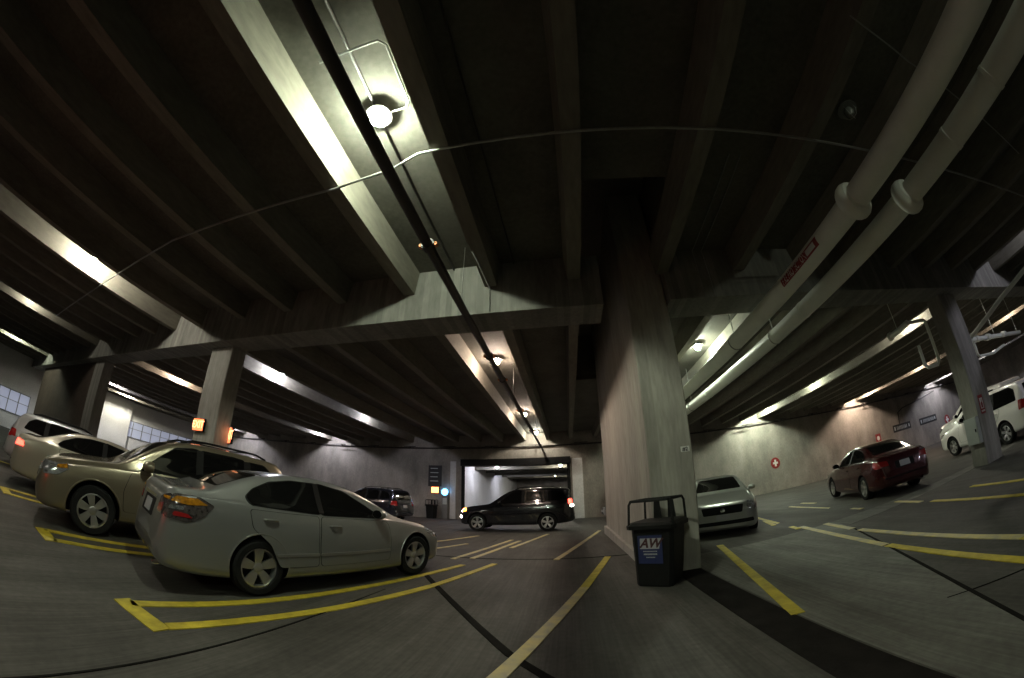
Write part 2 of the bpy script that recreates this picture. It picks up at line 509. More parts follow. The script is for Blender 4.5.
# painted stall lines (metres on the floor)
LINES = [
    ((-3.60, 1.78), (-3.21, 3.08), .14, 'yellow'), ((-3.21, 3.08), (-2.83, 4.45), .13, 'yellow'), ((-2.83, 4.45), (-2.03, 7.12), .12, 'yellow'),
    ((-3.02, 1.82), (-2.80, 2.68), .14, 'yellow'), ((-2.80, 2.68), (-1.98, 5.3), .14, 'yellow'), ((-1.98, 5.3), (-1.46, 7.38), .12, 'yellow'),
    ((-3.72, 1.74), (-2.96, 1.74), .17, 'yellow'),
    ((-6.24, 1.65), (-5.6, 3.6), .14, 'yellow'), ((-5.76, 1.65), (-4.9, 4.4), .14, 'yellow'), ((-6.30, 1.60), (-5.68, 1.60), .17, 'yellow'),
    ((-8.96, 1.5), (-8.2, 4.2), .14, 'yellow'), ((-8.45, 1.5), (-7.6, 4.2), .14, 'yellow'), ((-9.02, 1.44), (-8.4, 1.44), .17, 'yellow'),
    ((-13.2, 1.3), (-12.2, 4.6), .14, 'yellow'),
    ((-2.42, 7.7), (-1.81, 12.0), .12, 'yellow_worn'), ((-2.05, 7.9), (-1.52, 11.7), .12, 'yellow_worn'), ((-1.52, 9.9), (-.78, 14.0), .12, 'yellow_worn'),
    ((-4.2, 9.5), (-3.2, 13.2), .12, 'yellow_worn'), ((-3.3, 9.2), (-2.9, 10.6), .12, 'yellow_worn'),
    ((.78, 7.90), (.20, 5.45), .13, 'yellow'), ((.20, 5.45), (-.55, 2.55), .13, 'yellow_worn'), ((-.55, 2.55), (-1.2, .3), .13, 'yellow_worn'),
    ((-.28, 7.84), (1.15, 14.4), .12, 'yellow_worn'),
    ((3.05, 7.5), (2.06, 3.15), .14, 'yellow'),
    ((5.92, 11.4), (4.85, 7.3), .12, 'yellow'), ((5.02, 7.45), (4.28, 4.2), .13, 'yellow_worn'), ((4.28, 4.15), (3.89, 1.95), .14, 'yellow'), ((3.89, 1.95), (3.4, -.6), .14, 'yellow'),
    ((5.36, 7.0), (5.05, 5.78), .13, 'yellow_worn'), ((5.02, 5.55), (4.54, 2.25), .14, 'yellow_worn'), ((4.54, 2.25), (4.1, 0), .14, 'yellow'),
    ((5.45, 9.9), (5.0, 8.6), .12, 'yellow'),
    ((7.75, 12.1), (6.75, 7.3), .12, 'yellow_worn'), ((8.4, 12.3), (8.15, 11.1), .12, 'yellow_worn'),
    ((7.3, 6.7), (7.0, 5.7), .13, 'yellow_worn'), ((6.98, 5.4), (6.2, 1.9), .13, 'yellow'), ((7.9, 5.0), (7.2, 1.9), .13, 'yellow'),
    ((10.3, 10.2), (9.9, 8.8), .12, 'yellow_worn'),
]
for p, q, w, m in LINES:
    strip('parking_line', band(p, q, w), M[m], .009)

# left wall: window bands and pale panel
def window_band(n, y0, y1, z0, z1, panes):
    b = MB()
    x = LEFT + .06
    fw = .06
    b.box(LEFT - .02, x, y0, y1, z0, z0 + fw); b.box(LEFT - .02, x, y0, y1, z1 - fw, z1)
    for k in range(panes + 1):
        yy = y0 + (y1 - y0) * k / panes
        b.box(LEFT - .02, x, yy - fw / 2, yy + fw / 2, z0, z1)
    b.box(LEFT - .02, x - .01, y0, y1, (z0 * .45 + z1 * .55) - .02, (z0 * .45 + z1 * .55) + .02)
    w = struct(b.build('window_%d' % n, M['fixture']))
    g = MB(); g.box(LEFT - .01, LEFT + .025, y0 + .02, y1 - .02, z0 + .02, z1 - .02)
    g.build('window_pane', M['bench'], w)


window_band(1, 2.0, 6.2, CAM_H - .4, CAM_H + 1.15, 5)
window_band(2, 13.6, 22.5, CAM_H + .75, CAM_H + 2.15, 9)
b = MB(); b.box(LEFT, LEFT + .5, 12.1, 15.0, -.3, SOF)
struct(b.build('wall_panel', M['white_wall']))

# ------------------------------------------------------------------ ceiling lamps
def lamp_mat(name, c, s):
    return mat(name, (.9, .9, .9), .3, emit=c, strength=s)


LAMP = {'green': lamp_mat('globe_green_white', (.90, 1.0, .78), 1),
        'pink': lamp_mat('globe_warm_white', (1.0, .78, .62), 1),
        'violet': lamp_mat('globe_violet_white', (.86, .86, 1.0), 1),
        'white': lamp_mat('globe_white', (1.0, .95, .80), 1)}
LAMP_CACHE = {}


def lamp(x, y, kind, power, label, lit=True, z=None, group=None, ceil=SLAB):
    z = ceil - .34 if z is None else z
    r = empty('ceiling_lamp', (x, y, ceil), label, 'lamp', group=group)
    if ('h',) not in LAMP_CACHE:
        b = MB(); b.lathe([(.07, 0), (.08, -.03), (.165, -.085), (.17, -.10), (.10, -.11), (.02, -.11)], 24)
        LAMP_CACHE[('h',)] = b
    h = LAMP_CACHE[('h',)].build('housing', M['fixture'], r)
    key = (kind, power, lit)
    if key not in LAMP_CACHE:
        if lit:
            m = LAMP[kind].copy(); m.node_tree.nodes['Principled BSDF'].inputs['Emission Strength'].default_value = power
        else:
            m = M['globe_off']
        LAMP_CACHE[key] = m
    b = MB(); b.lathe([(.07, -.105), (.085, -.135), (.083, -.19), (.052, -.235), (.01, -.25)], 16)
    g = b.build('globe', LAMP_CACHE[key], r)
    b = MB()
    for k in range(4):
        a = pi / 2 * k + .4
        b.tube([(cos(a) * .115, sin(a) * .115, -.10), (cos(a) * .12, sin(a) * .12, -.18), (cos(a) * .07, sin(a) * .07, -.26), (0, 0, -.275)], .004, 6)
    if not lit:
        b.build('wire_guard', M['galv'], r)
    return r


P = 1500
lamp(-1.91, 2.05, 'green', P * 1.0, 'large glaring green-white ceiling lamp nearest the camera, in the brightly lit bay')
lamp(-1.98, 10.4, 'pink', P * .75, 'warm white ceiling lamp just past the long crossbeam, left of the pier')
lamp(-2.0, 18.2, 'pink', P * .8, 'small warm ceiling lamp, middle of the far row over the black SUV')
lamp(-1.90, 23.9, 'white', P * .6, 'small ceiling lamp close to the wall above the roll-up door')
lamp(-10.45, 2.2, 'white', P * .9, 'ceiling lamp tucked behind a joist above the parked cars on the far left')
lamp(-10.5, 10.4, 'violet', P * .8, 'violet-white ceiling lamp past the left column, nearest of its two-lamp row')
lamp(-10.35, 17.8, 'violet', P * .5, 'small violet-white ceiling lamp beyond the left column, second of its row')
lamp(-17.9, 23.2, 'violet', P * 1.1, 'violet ceiling lamp close to the back wall above the silver sedan')
lamp(4.42, 2.13, 'green', 0, 'unlit glass globe lamp on the dark ceiling left of the big white pipes', lit=False)
lamp(4.40, 10.45, 'green', P * .9, 'glaring white ceiling lamp right of the central pier beside the white pipes')
lamp(4.2, 17.6, 'green', P * 1.1, 'ceiling lamp hidden behind the white pipes over the silver coupe')
lamp(13.6, 2.3, 'violet', P * .35, 'violet-white ceiling lamp in the upper right bay ahead of the right column')
lamp(13.6, 10.0, 'white', P * .75, 'ceiling lamp behind the bright joist left of the right column')
lamp(13.6, 17.6, 'green', P * .8, 'greenish ceiling lamp in the bright bay above the dark red sedan')
lamp(13.6, 23.3, 'green', P * 2.2, 'greenish lamp near the right part of the back wall above the round red sign')
lamp(23.8, 10.0, 'pink', P * .6, 'pinkish ceiling lamp far right beyond the right column')
lamp(23.8, 17.6, 'pink', P * .8, 'pinkish ceiling lamp over the far right of the back wall')
lamp(23.8, 23.3, 'pink', P * 1.9, 'pinkish lamp lighting the back wall above the black plates')
lamp(35.6, 10.0, 'violet', P * .8, 'violet ceiling lamp farthest right behind the white van')
lamp(35.6, 17.6, 'violet', P * .9, 'violet ceiling lamp far right near the back corner')
lamp(35.6, 23.3, 'violet', P * 1.1, 'violet lamp lighting the far right corner of the back wall')
lamp(-17.9, 2.0, 'white', P * .25, 'dim ceiling lamp over the leftmost parked wagon')
lamp(-17.9, 10.4, 'pink', P * 1.2, 'warm ceiling lamp far left behind the left column')
lamp(-28.3, 3.0, 'green', P * .8, 'greenish ceiling lamp near the far left wall')
lamp(-28.3, 11.0, 'violet', P * 1.3, 'violet-white ceiling lamp near the glass block windows')
lamp(-31.7, 13.6, 'white', P * 2.0, 'bright ceiling lamp beside the pale wall panel on the far left')
lamp(-28.3, 22.8, 'violet', P * 1.2, 'violet ceiling lamp in the far left back corner')
lamp(-5.9, 31.0, 'violet', P * .9, 'violet-white lamp on the left inside the drive beyond the roll-up door', ceil=3.9)
lamp(-.5, 31.0, 'white', P * .9, 'yellowish lamp on the right inside the drive beyond the roll-up door', ceil=3.9)
lamp(-5.2, 42.0, 'violet', P * .9, 'small far lamp deep inside the drive beyond the roll-up door', ceil=3.9)
lamp(-1.5, 48.0, 'white', P * .8, 'tiny far lamp at the end of the drive beyond the roll-up door', ceil=3.9)

lamp(-1.95, -5.9, 'green', P * .8, 'ceiling lamp of the bright bay behind the camera')
lamp(4.40, -5.9, 'green', P * .55, 'ceiling lamp over the white pipes behind the camera')
lamp(-10.45, -5.9, 'white', P * .7, 'ceiling lamp behind the camera above the left parking row')
lamp(13.6, -5.9, 'violet', P * .7, 'ceiling lamp behind the camera far to the right')

# ------------------------------------------------------------------ pipes and conduits
def one(name, b, m, label, cat, group=None):
    return tag(b.build(name, m), label, cat, group)


def big_pipe(x, zc, r, y_far, rings, fl, label):
    root = empty('white_pipe', (x, NEAR + .5, CAM_H + zc), label, 'pipe')
    b = MB(); b.tube([(0, 0, 0), (0, y_far - NEAR - .5, 0)], r, 32); b.build('pipe_run', M['pipe_white'], root)
    for y in rings:
        b = MB(); b.lathe([(r + .001, -.03), (r + .008, -.025), (r + .008, .025), (r + .001, .03)], 32, 0, 'y', (0, y - NEAR - .5, 0), cap=False)
        b.build('joint_ring', M['pipe_white'], root)
    yy = fl - NEAR - .5
    b = MB()
    R = r + .092
    b.lathe([(r, -.11), (r + .05, -.10), (R - .02, -.075), (R, -.03), (R, .03), (R - .02, .075), (r + .05, .10), (r, .11)], 36, 0, 'y', (0, yy, 0), cap=False)
    b.build('coupling_cover', M['pipe_white'], root)
    for y in (-2, 6.9 if x < 4 else 6.8, 13, 19.5):
        b = MB(); b.tube([(0, y - NEAR - .5, r), (0, y - NEAR - .5, 4.17 - zc + .01)], .012, 8); b.tube([(r * cos(a) * 1.03, y - NEAR - .5, r * sin(a) * 1.03) for a in [pi * k / 16 for k in range(33)]], .012, 6)
        b.build('hanger', M['galv'], root)
    return root


bp1 = big_pipe(3.83, 2.70, .172, 24.9, (-.5, 12.5, 17.5), 2.62, 'thicker left one of the two white overhead pipes, with a red label')
bp2 = big_pipe(4.80, 2.70, .165, 24.9, (.48, 1.38, 5.55, 11.2), 2.42, 'right one of the two white overhead pipes, without a label')
# label on the pipe: curved red plate with white lettering and arrow
def on_pipe(me, mtx, r):
    """bend a flat mesh (x along the pipe, y around it) onto the pipe surface"""
    for v in me.vertices:
        p = mtx @ v.co
        a = p.y / r
        v.co = Vector(((r + p.z) * cos(a), p.x, (r + p.z) * sin(a)))


LBL0, LBL1 = 3.40, 4.52
lc = radians(188)          # angle round the pipe that faces down and to the left
r = .172
b = MB()
n = 24
for (y0, y1, a0, a1, mi, lift) in ((LBL0, LBL1, -.40, .40, 0, .003), (LBL0 + .08, LBL0 + .32, -.24, .24, 1, .0045)):
    rings = []
    for k in range(n + 1):
        a = lc + a0 + (a1 - a0) * k / n
        rings.append([((r + lift) * cos(a), y0 - NEAR - .5, (r + lift) * sin(a)), ((r + lift) * cos(a), y1 - NEAR - .5, (r + lift) * sin(a))])
    b.loft(rings, False, mi, True, closed=False)
lab = b.build('pipe_label', [M['red'], M['white']], bp1)
lab['label'] = 'red label with white lettering and arrow'
me = text_mesh('FIRE PROTECTION', .16, bold=.003)
w = max(v.co.x for v in me.vertices) - min(v.co.x for v in me.vertices)
for v in me.vertices:
    x, y, z = v.co
    x *= .74 / w
    yy = LBL0 + .72 - x          # read from the near end to the far end
    a = lc - y / r * 1.0
    rr = r + .005 + abs(z)
    v.co = Vector((rr * cos(a), yy - NEAR - .5, rr * sin(a)))
me.materials.clear(); me.materials.append(M['white'])
o = bpy.data.objects.new('lettering', me); col.objects.link(o); o.parent = lab

# black sprinkler main with orange clamps
root = empty('black_pipe', (-1.55, NEAR + .5, CAM_H + 2.95), 'long black sprinkler pipe with orange clamps running under the lit bay', 'pipe')
b = MB(); b.tube([(0, 0, 0), (0, BACK + 25 - NEAR, 0)] if False else [(0, 0, 0), (0, BACK - NEAR - .52, 0)], .066, 20); b.build('pipe_run', M['pipe_black'], root)
for y in (3.4, 7.3, 9.0, 16.8, 12.6):
    b = MB(); yy = y - NEAR - .5
    b.lathe([(.066, -.05), (.088, -.05), (.088, .05), (.066, .05)], 20, 0, 'y', (0, yy, 0), cap=False)
    b.build('coupling', M['pipe_black'], root)
    for s in (-1, 1):
        b = MB()
        b.lathe([(.008, -.035), (.026, -.03), (.026, .03), (.008, .035)], 10, 0, 'y', (s * .104, yy, 0))
        b.build('coupling_bolt', M['copper'], root)
for y in (-3, 5.0, 11, 19):
    b = MB(); b.tube([(0, y - NEAR - .5, .06), (0, y - NEAR - .5, 1.22)], .006, 6); b.build('hanger', M['galv'], root)

z1 = SLAB - .03
b = MB(); b.tube([(-1.93, NEAR + .3, z1), (-1.93, GY0 + .01, z1)], .022, 8)
one('conduit', b, M['pipe_black'], 'thin dark conduit running along the lit bay ceiling toward the nearest lamp', 'conduit')
zz = SOF - .045
b = MB(); b.tube([(-17, 3.05, zz), (-10.2, 2.75, zz), (-6.6, 2.55, zz), (-2.75, 2.68, zz), (-1.86, 2.6, zz), (-1.45, 2.45, zz), (2.0, 2.43, zz), (4.9, 2.47, zz), (13, 2.5, zz)], .018, 8)
one('conduit', b, M['galv'], 'thin pale conduit crossing under the joists from left to right overhead', 'conduit')
b = MB(); b.tube([(-2.3, 1.12, SLAB - .08), (-1.55, 1.10, SLAB - .08), (-1.48, 1.18, SLAB - .08), (-1.48, 1.95, SLAB - .08), (-1.54, 2.03, SLAB - .08), (-1.78, 2.05, SLAB - .06)], .016, 8)
one('conduit', b, M['galv'], 'short bent conduit beside the nearest lamp in the bright bay', 'conduit')
b = MB(); b.tube([(-.74, NEAR + .3, SLAB - .03), (-.80, 1.8, SLAB - .03), (-.75, GY0, SLAB - .03)], .014, 6)
one('conduit', b, M['pipe_black'], 'faint conduit along the dark bay just right of the lit bay', 'conduit')
b = MB(); b.tube([(-1.27, GY0 - 1.1, SOF - .01), (-1.20, GY0 - .02, SOF - .06), (-1.20, GY0 - .012, GB + .02)], .012, 6)
one('conduit', b, M['galv'], 'thin white conduit dropping down the lit crossbeam face', 'conduit')
b = MB(); b.tube([(3.4, .72, SOF - .03), (3.75, .81, SOF - .03), (4.6, 1.0, SOF - .03), (9, 1.6, SOF - .03)], .01, 6)
one('conduit', b, M['galv'], 'thin conduit crossing upper right behind the white pipes', 'conduit')
for px in (2.75, 2.95):
    b = MB(); b.tube([(px, GY0 - 2.4, SLAB - .02), (px, GY0 - .015, SLAB - .03), (px, GY0 - .015, GB + .02)], .011, 6)
    one('conduit', b, M['galv'], 'thin conduit right of the pier, %s of the pair going down the crossbeam' % ('left' if px < 2.9 else 'right'), 'conduit')
b = MB()
yw = BACK - .12
b.tube([(-33, yw, CAM_H + 3.24), (-7.8, yw, CAM_H + 3.24)], .05, 10)
b.tube([(-7.8, yw, CAM_H + 3.24), (.8, yw, CAM_H + 3.24)], .05, 10)
b.tube([(.8, yw, CAM_H + 3.24), (40, yw, CAM_H + 3.24)], .05, 10)
for x in range(-32, 40, 3):
    b.box(x - .04, x + .04, yw, BACK, CAM_H + 3.2, CAM_H + 3.3)
    b.tube([(x, yw - .5, CAM_H + 3.24), (x, yw, CAM_H + 3.24)], .03, 8)
    b.tube([(x - .45, yw - .5, CAM_H + 3.28), (x + .45, yw - .5, CAM_H + 3.28)], .03, 8)
one('wall_pipe', b, M['pipe_black'], 'dark pipe with short branches running high along the back wall', 'pipe')
b = MB(); b.tube([(29.4, BACK - .04, 2.35), (29.5, BACK - .04, 3.3), (30.2, BACK - .04, 3.6), (33.5, BACK - .04, 4.0), (36, BACK - .04, 4.4)], .045, 6)
one('wall_conduit', b, M['pipe_black'], 'dark conduit bending up the back wall above the black plates', 'conduit')
# white drain pipes around the right column
b = MB()
b.tube([(9.57, 6.75, CAM_H + 2.72), (9.57, 7.15, CAM_H + 2.68), (9.57, 7.5, CAM_H + 2.66)], .085, 12)
b.tube([(9.57, 7.5, CAM_H + 2.66), (9.57, 7.56, CAM_H + 2.66)], .13, 12)
for y in (7.2,):
    b.tube([(9.57, y, CAM_H + 2.66), (9.57, y, SLAB - .001)], .01, 6)
b.tube([(9.57, 6.9, CAM_H + 2.75), (10.35, 6.75, CAM_H + 2.75), (10.42, 6.72, CAM_H + 2.70), (10.42, 6.72, CAM_H + 1.55), (10.35, 6.75, CAM_H + 1.45), (10.05, 6.9, CAM_H + 1.45), (9.98, 6.95, CAM_H + 1.55), (9.98, 6.95, CAM_H + 2.1)], .05, 10)
one('drain_pipe', b, M['pipe_white'], 'white drain pipe with a drop leg beside the left face of the right column', 'pipe')
b = MB()
b.tube([(11.5, 6.7, CAM_H + 1.95), (13.2, 6.75, CAM_H + 1.95), (14.6, 6.8, CAM_H + 1.95), (17.5, 6.9, CAM_H + 1.95)], .075, 12)
for x in (12.3, 13.1, 14.0, 15.4):
    b.tube([(x, 6.74, CAM_H + 1.95), (x + .22, 6.75, CAM_H + 1.95)], .105, 12)
b.tube([(12.6, 6.75, CAM_H + 1.95), (12.75, 5.2, CAM_H + 2.5), (12.9, 3.2, CAM_H + 3.0)], .07, 12)
b.tube([(11.6, 6.9, CAM_H + 1.7), (12.6, 6.75, CAM_H + 1.95)], .07, 12)
b.tube([(13.0, 6.8, CAM_H + 1.95), (13.0, 6.8, CAM_H + 1.5), (13.1, 6.8, CAM_H + 1.42), (14.2, 6.8, CAM_H + 1.42), (15.3, 6.8, CAM_H + 1.6)], .045, 10)
for x in (12.0, 14.8, 17.0):
    b.tube([(x, 6.8, CAM_H + 1.95), (x, 6.8, SLAB - .002)], .01, 6)
one('drain_pipe', b, M['pipe_white'], 'white pipe assembly with fittings right of the right column', 'pipe')

# ------------------------------------------------------------------ signs, boxes, bins
def face_m(x, y, z, facing):
    """matrix: local x right, local y up, local z out of the wall; facing = direction angle of the outward normal"""
    n = Vector((cos(facing), sin(facing), 0)); up = Vector((0, 0, 1)); rt = up.cross(n)
    return Matrix(((rt.x, up.x, n.x, x), (rt.y, up.y, n.y, y), (rt.z, up.z, n.z, z), (0, 0, 0, 1)))


def placed(name, x, y, z, facing, label, cat, group=None):
    o = empty(name, (0, 0, 0), label, cat, group=group)
    o.matrix_world = face_m(x, y, z, facing)
    return o


S_ = -pi / 2
# exit signs on the left column
def exit_sign(x, y, z, facing, w, h, label):
    o = placed('exit_sign', x, y, z, facing, label, 'sign')
    b = MB(); b.box(-w / 2, w / 2, -h / 2, h / 2, 0, .07); b.build('sign_box', M['dark'], o)
    b = MB(); b.box(-w / 2 + .015, w / 2 - .015, -h / 2 + .015, h / 2 - .015, .07, .076)
    b.build('lit_face', mat('exit_face', (.4, .1, .03), .4, emit=(1, .20, .07), strength=2.6), o)
    text_obj('lettering', 'EXIT', h * .8, mat('exit_letters', (.6, .3, .1), .4, emit=(1, .45, .2), strength=3.2), o, Matrix.Translation((0, 0, .078)), bold=.004)
    return o


exit_sign(-8.86, 5.97, CAM_H + .97, S_, .50, .33, 'glowing orange exit sign on the front of the left column')
exit_sign(-8.12, 6.52, CAM_H + .86, radians(-112), .36, .42, 'glowing orange exit sign seen edge-on at the right side of the left column')
# stall number on the pier
o = placed('number_plate', 1.93, 5.85, CAM_H + .525, S_, 'small white number plate on the pier above the bin', 'sign')
b = MB(); b.box(-.075, .075, -.045, .045, 0, .006); b.build('plate', M['white'], o)
text_obj('lettering', '#2', .09, M['black_print'], o, Matrix.Translation((0, -.003, .007)), bold=.002)
# extinguisher sign and cabinet on the right column
o = placed('extinguisher_sign', 10.82, 6.0, CAM_H + .05, S_, 'red and white pictogram sign on the front of the right column', 'sign')
b = MB(); b.box(-.13, .13, -.24, .24, 0, .01); b.build('plate', M['red'], o)
b = MB(); b.box(-.085, .085, -.11, .16, .01, .012); b.build('panel', M['white'], o)
b = MB(); b.prism([(-.05, -.09), (.04, -.09), (.05, .02), (.03, .06), (.035, .13), (.01, .13), (-.005, .06), (-.055, .03)], .012, .014); b.build('pictogram', M['red'], o)
b = MB()
for k in range(3):
    b.box(-.10 + k * .072, -.10 + k * .072 + .055, -.195, -.15, .01, .012)
b.build('lettering', M['white'], o)
o = placed('cabinet', 10.5, 6.22, CAM_H - .52, pi, 'grey metal cabinet on the left face of the right column', 'cabinet')
b = MB(); b.box(-.2, .2, -.33, .33, 0, .17); b.build('body', M['gray_box'], o)
b = MB(); b.box(-.18, .18, -.31, .31, .17, .182); d = b.build('door', M['gray_box'], o)
b = MB(); b.box(.12, .145, -.04, .04, .182, .2); b.build('handle', M['dark'], d)


# round red signs and plates on the far wall
def round_sign(x, z, r, label):
    o = placed('round_sign', x, BACK, z, S_, label, 'sign')
    b = MB(); b.lathe([(r, 0), (r, .02)], 32); b.build('disc', M['red'], o)
    b = MB(); k = r
    b.box(-k * .55, k * .55, -k * .17, k * .17, .02, .024); b.box(-k * .2, k * .2, -k * .6, k * .6, .02, .026)
    b.build('symbol', M['white'], o)


round_sign(15.2, CAM_H + .25, .40, 'round red sign with a white symbol on the back wall left of the red sedan')
round_sign(37.2, CAM_H - .05, .48, 'smaller-looking round red sign near the white van, far right of the back wall')


def wall_plate(x, z, w, h, label, n):
    o = placed('wall_plate', x, BACK, z, S_, label, 'sign')
    b = MB(); b.box(-w / 2, w / 2, -h / 2, h / 2, 0, .02); b.build('plate', M['black_print'], o)
    b = MB(); rnd = random.Random(n)
    b.box(-w * .44, -w * .37, -h * .25, h * .25, .02, .024)
    xx = -w * .30
    while xx < w * .30:
        l = rnd.uniform(.10, .16); b.box(xx, xx + l * .62, -h * .24, h * .24, .02, .024); xx += l + .05
    b.box(w * .37, w * .43, -h * .2, h * .2, .02, .024)
    b.build('lettering', M['gray_box'], o)


wall_plate(29.7, CAM_H + .60, 2.6, .62, 'long black plate with pale lettering, the left one of two on the back wall', 3)
wall_plate(33.9, CAM_H + .52, 2.9, .62, 'long black plate with pale lettering, the right one of two on the back wall', 5)
o = placed('red_notice', 26.2, BACK - .03, CAM_H + .15, S_, 'small red notice on the back wall behind the roof of the red sedan', 'sign')
b = MB(); b.box(-.33, .33, -.45, .45, 0, .02); b.build('plate', M['red'], o)
b = MB(); b.lathe([(.18, .02), (.18, .026)], 20, c=(0, .08, 0)); b.build('symbol', M['white'], o)


def trash_bin(x, y, z, rot, s, label, detail=True):
    o = empty('trash_bin', (x, y, z), label, 'bin', rz=rot)
    w0, w1, h = .265 * s, .325 * s, .86 * s

    def sq(a, zz, c=.05):
        return [(-a + c, -a, zz), (a - c, -a, zz), (a, -a + c, zz), (a, a - c, zz), (a - c, a, zz), (-a + c, a, zz), (-a, a - c, zz), (-a, -a + c, zz)]
    b = MB(); b.loft([sq(w0 - .01, 0), sq(w0, .03), sq(w1 - .015, h - .02), sq(w1, h)], True, 0, False); b.build('body', M['bin'], o)
    b = MB(); b.loft([sq(w1 + .035, h - .035, .06), sq(w1 + .04, h + .02, .06), sq(w1 - .01, h + .06, .06)], True, 0, False); b.build('rim', M['bin'], o)
    b = MB()
    a = w1 - .005
    H2 = h + .36 * s
    for sx in (-1, 1):
        for sy in (-1, 1):
            b.tube([(sx * a, sy * a, h), (sx * (a - .01), sy * (a - .01), H2 - .05), (sx * (a - .03), sy * (a - .03), H2)], .019 * s, 8)
    top = a - .03
    b.tube([(-top, -top, H2), (top, -top, H2), (top, top, H2), (-top, top, H2), (-top, -top, H2)], .02 * s, 8)
    for sx in (-1, 1):
        b.add([(sx * .05, a - .02, h), (sx * .18, a - .02, h), (sx * .15, a - .04, H2), (sx * .07, a - .04, H2),
               (sx * .05, a + .0, h), (sx * .18, a + .0, h), (sx * .15, a - .02, H2), (sx * .07, a - .02, H2)],
              [(0, 1, 2, 3), (7, 6, 5, 4), (0, 4, 5, 1), (1, 5, 6, 2), (2, 6, 7, 3), (3, 7, 4, 0)])
    b.build('hood_frame', M['bin'], o)
    if detail:
        st = MB(); L0, L1, z0, z1 = -.20, .15, .34, .74
        yy = lambda zq: -(w0 + (w1 - w0) * zq / h) - .004
        st.add([(L0, yy(z0), z0), (L1, yy(z0), z0), (L1, yy(z1), z1), (L0, yy(z1), z1), (L0, yy(z0) + .003, z0), (L1, yy(z0) + .003, z0), (L1, yy(z1) + .003, z1), (L0, yy(z1) + .003, z1)],
               [(0, 1, 2, 3), (7, 6, 5, 4), (0, 4, 5, 1), (1, 5, 6, 2), (2, 6, 7, 3), (3, 7, 4, 0)])
        sk = st.build('sticker', M['navy'], o); sk['label'] = 'blue sticker with a white logo panel'
        p = MB(); q0, q1 = .55, .70
        A0, A1 = L0 + .03, L1 - .03
        p.add([(A0, yy(q0) - .001, q0), (A1 - .015, yy(q0) - .001, q0), (A1 + .02, yy(q1) - .001, q1), (A0 + .005, yy(q1) - .001, q1), (A0, yy(q0) + .001, q0), (A1 - .015, yy(q0) + .001, q0), (A1 + .02, yy(q1) + .001, q1), (A0 + .005, yy(q1) + .001, q1)],
              [(0, 1, 2, 3), (7, 6, 5, 4), (0, 4, 5, 1), (1, 5, 6, 2), (2, 6, 7, 3), (3, 7, 4, 0)])
        p.build('logo_panel', M['sticker_white'], sk)
        tilt = atan2(w1 - w0, h)
        mt = Matrix.Translation(((A0 + A1) / 2 + .002, yy((q0 + q1) / 2) - .002, (q0 + q1) / 2)) @ Matrix.Rotation(pi / 2 + tilt, 4, 'X')
        text_obj('logo', 'AW', .175, mat('logo_print', (.05, .01, .012), .5), sk, mt, shear=.35, bold=.006)
        t = MB()
        for k, (zz, ww, hh) in enumerate(((.515, .20, .014), (.475, .19, .022), (.43, .12, .014))):
            xx = (L0 + L1) / 2 - ww / 2
            rnd = random.Random(k)
            while xx < (L0 + L1) / 2 + ww / 2:
                l = rnd.uniform(.010, .016)
                t.box(xx, xx + l, yy(zz) - .0015, yy(zz) + .002, zz - hh / 2, zz + hh / 2); xx += l + .005
        t.build('small_print', M['sticker_white'], sk)
    return o


trash_bin(1.27, 5.37, 0, radians(-33), 1.0, 'black plastic trash bin with a blue and white AW sticker in front of the pier')
trash_bin(-9.2, 24.4, fz(24.4), 0, 1.05, 'small dark trash bin by the back wall left of the roll-up door', detail=False)

# things on the back wall left of the door
o = placed('entry_sign', -9.2, BACK, CAM_H + 1.25, S_, 'black sign panel on the back wall above the orange light', 'sign')
b = MB(); b.box(-.5, .5, -.75, .75, 0, .05); b.build('panel', M['black_print'], o)
b = MB()
for k in range(4):
    b.box(-.35, .2 + .05 * (k % 2), .5 - k * .3, .56 - k * .3, .05, .054)
b.build('lettering', M['gray_box'], o)
o = placed('warning_light', -9.15, BACK, CAM_H + .24, S_, 'glowing orange light box on the back wall over the wall trash bin', 'light')
b = MB(); b.box(-.3, .3, -.24, .24, 0, .1); b.build('housing', M['dark'], o)
b = MB(); b.box(-.26, .26, -.2, .2, .1, .13); b.build('lens', mat('orange_lit', (.6, .2, .05), .3, emit=(1, .28, .08), strength=7), o)
o = placed('pay_station', -8.35, BACK - .01, 0, S_, 'grey pay station box with a blue lit display left of the roll-up door', 'machine')
b = MB(); b.box(-.2, .2, -.34, CAM_H + .1, 0, .3); b.build('body', M['fixture'], o)
b = MB(); b.lathe([(.24, .3), (.24, .34), (.05, .36)], 20, c=(0, CAM_H + .12, 0)); b.build('display', mat('blue_lit', (.1, .3, .6), .3, emit=(.15, .5, 1), strength=6), o)
b = MB(); b.box(-.15, .15, CAM_H - .75, CAM_H - .3, .3, .32); b.build('panel', M['gray_box'], o)

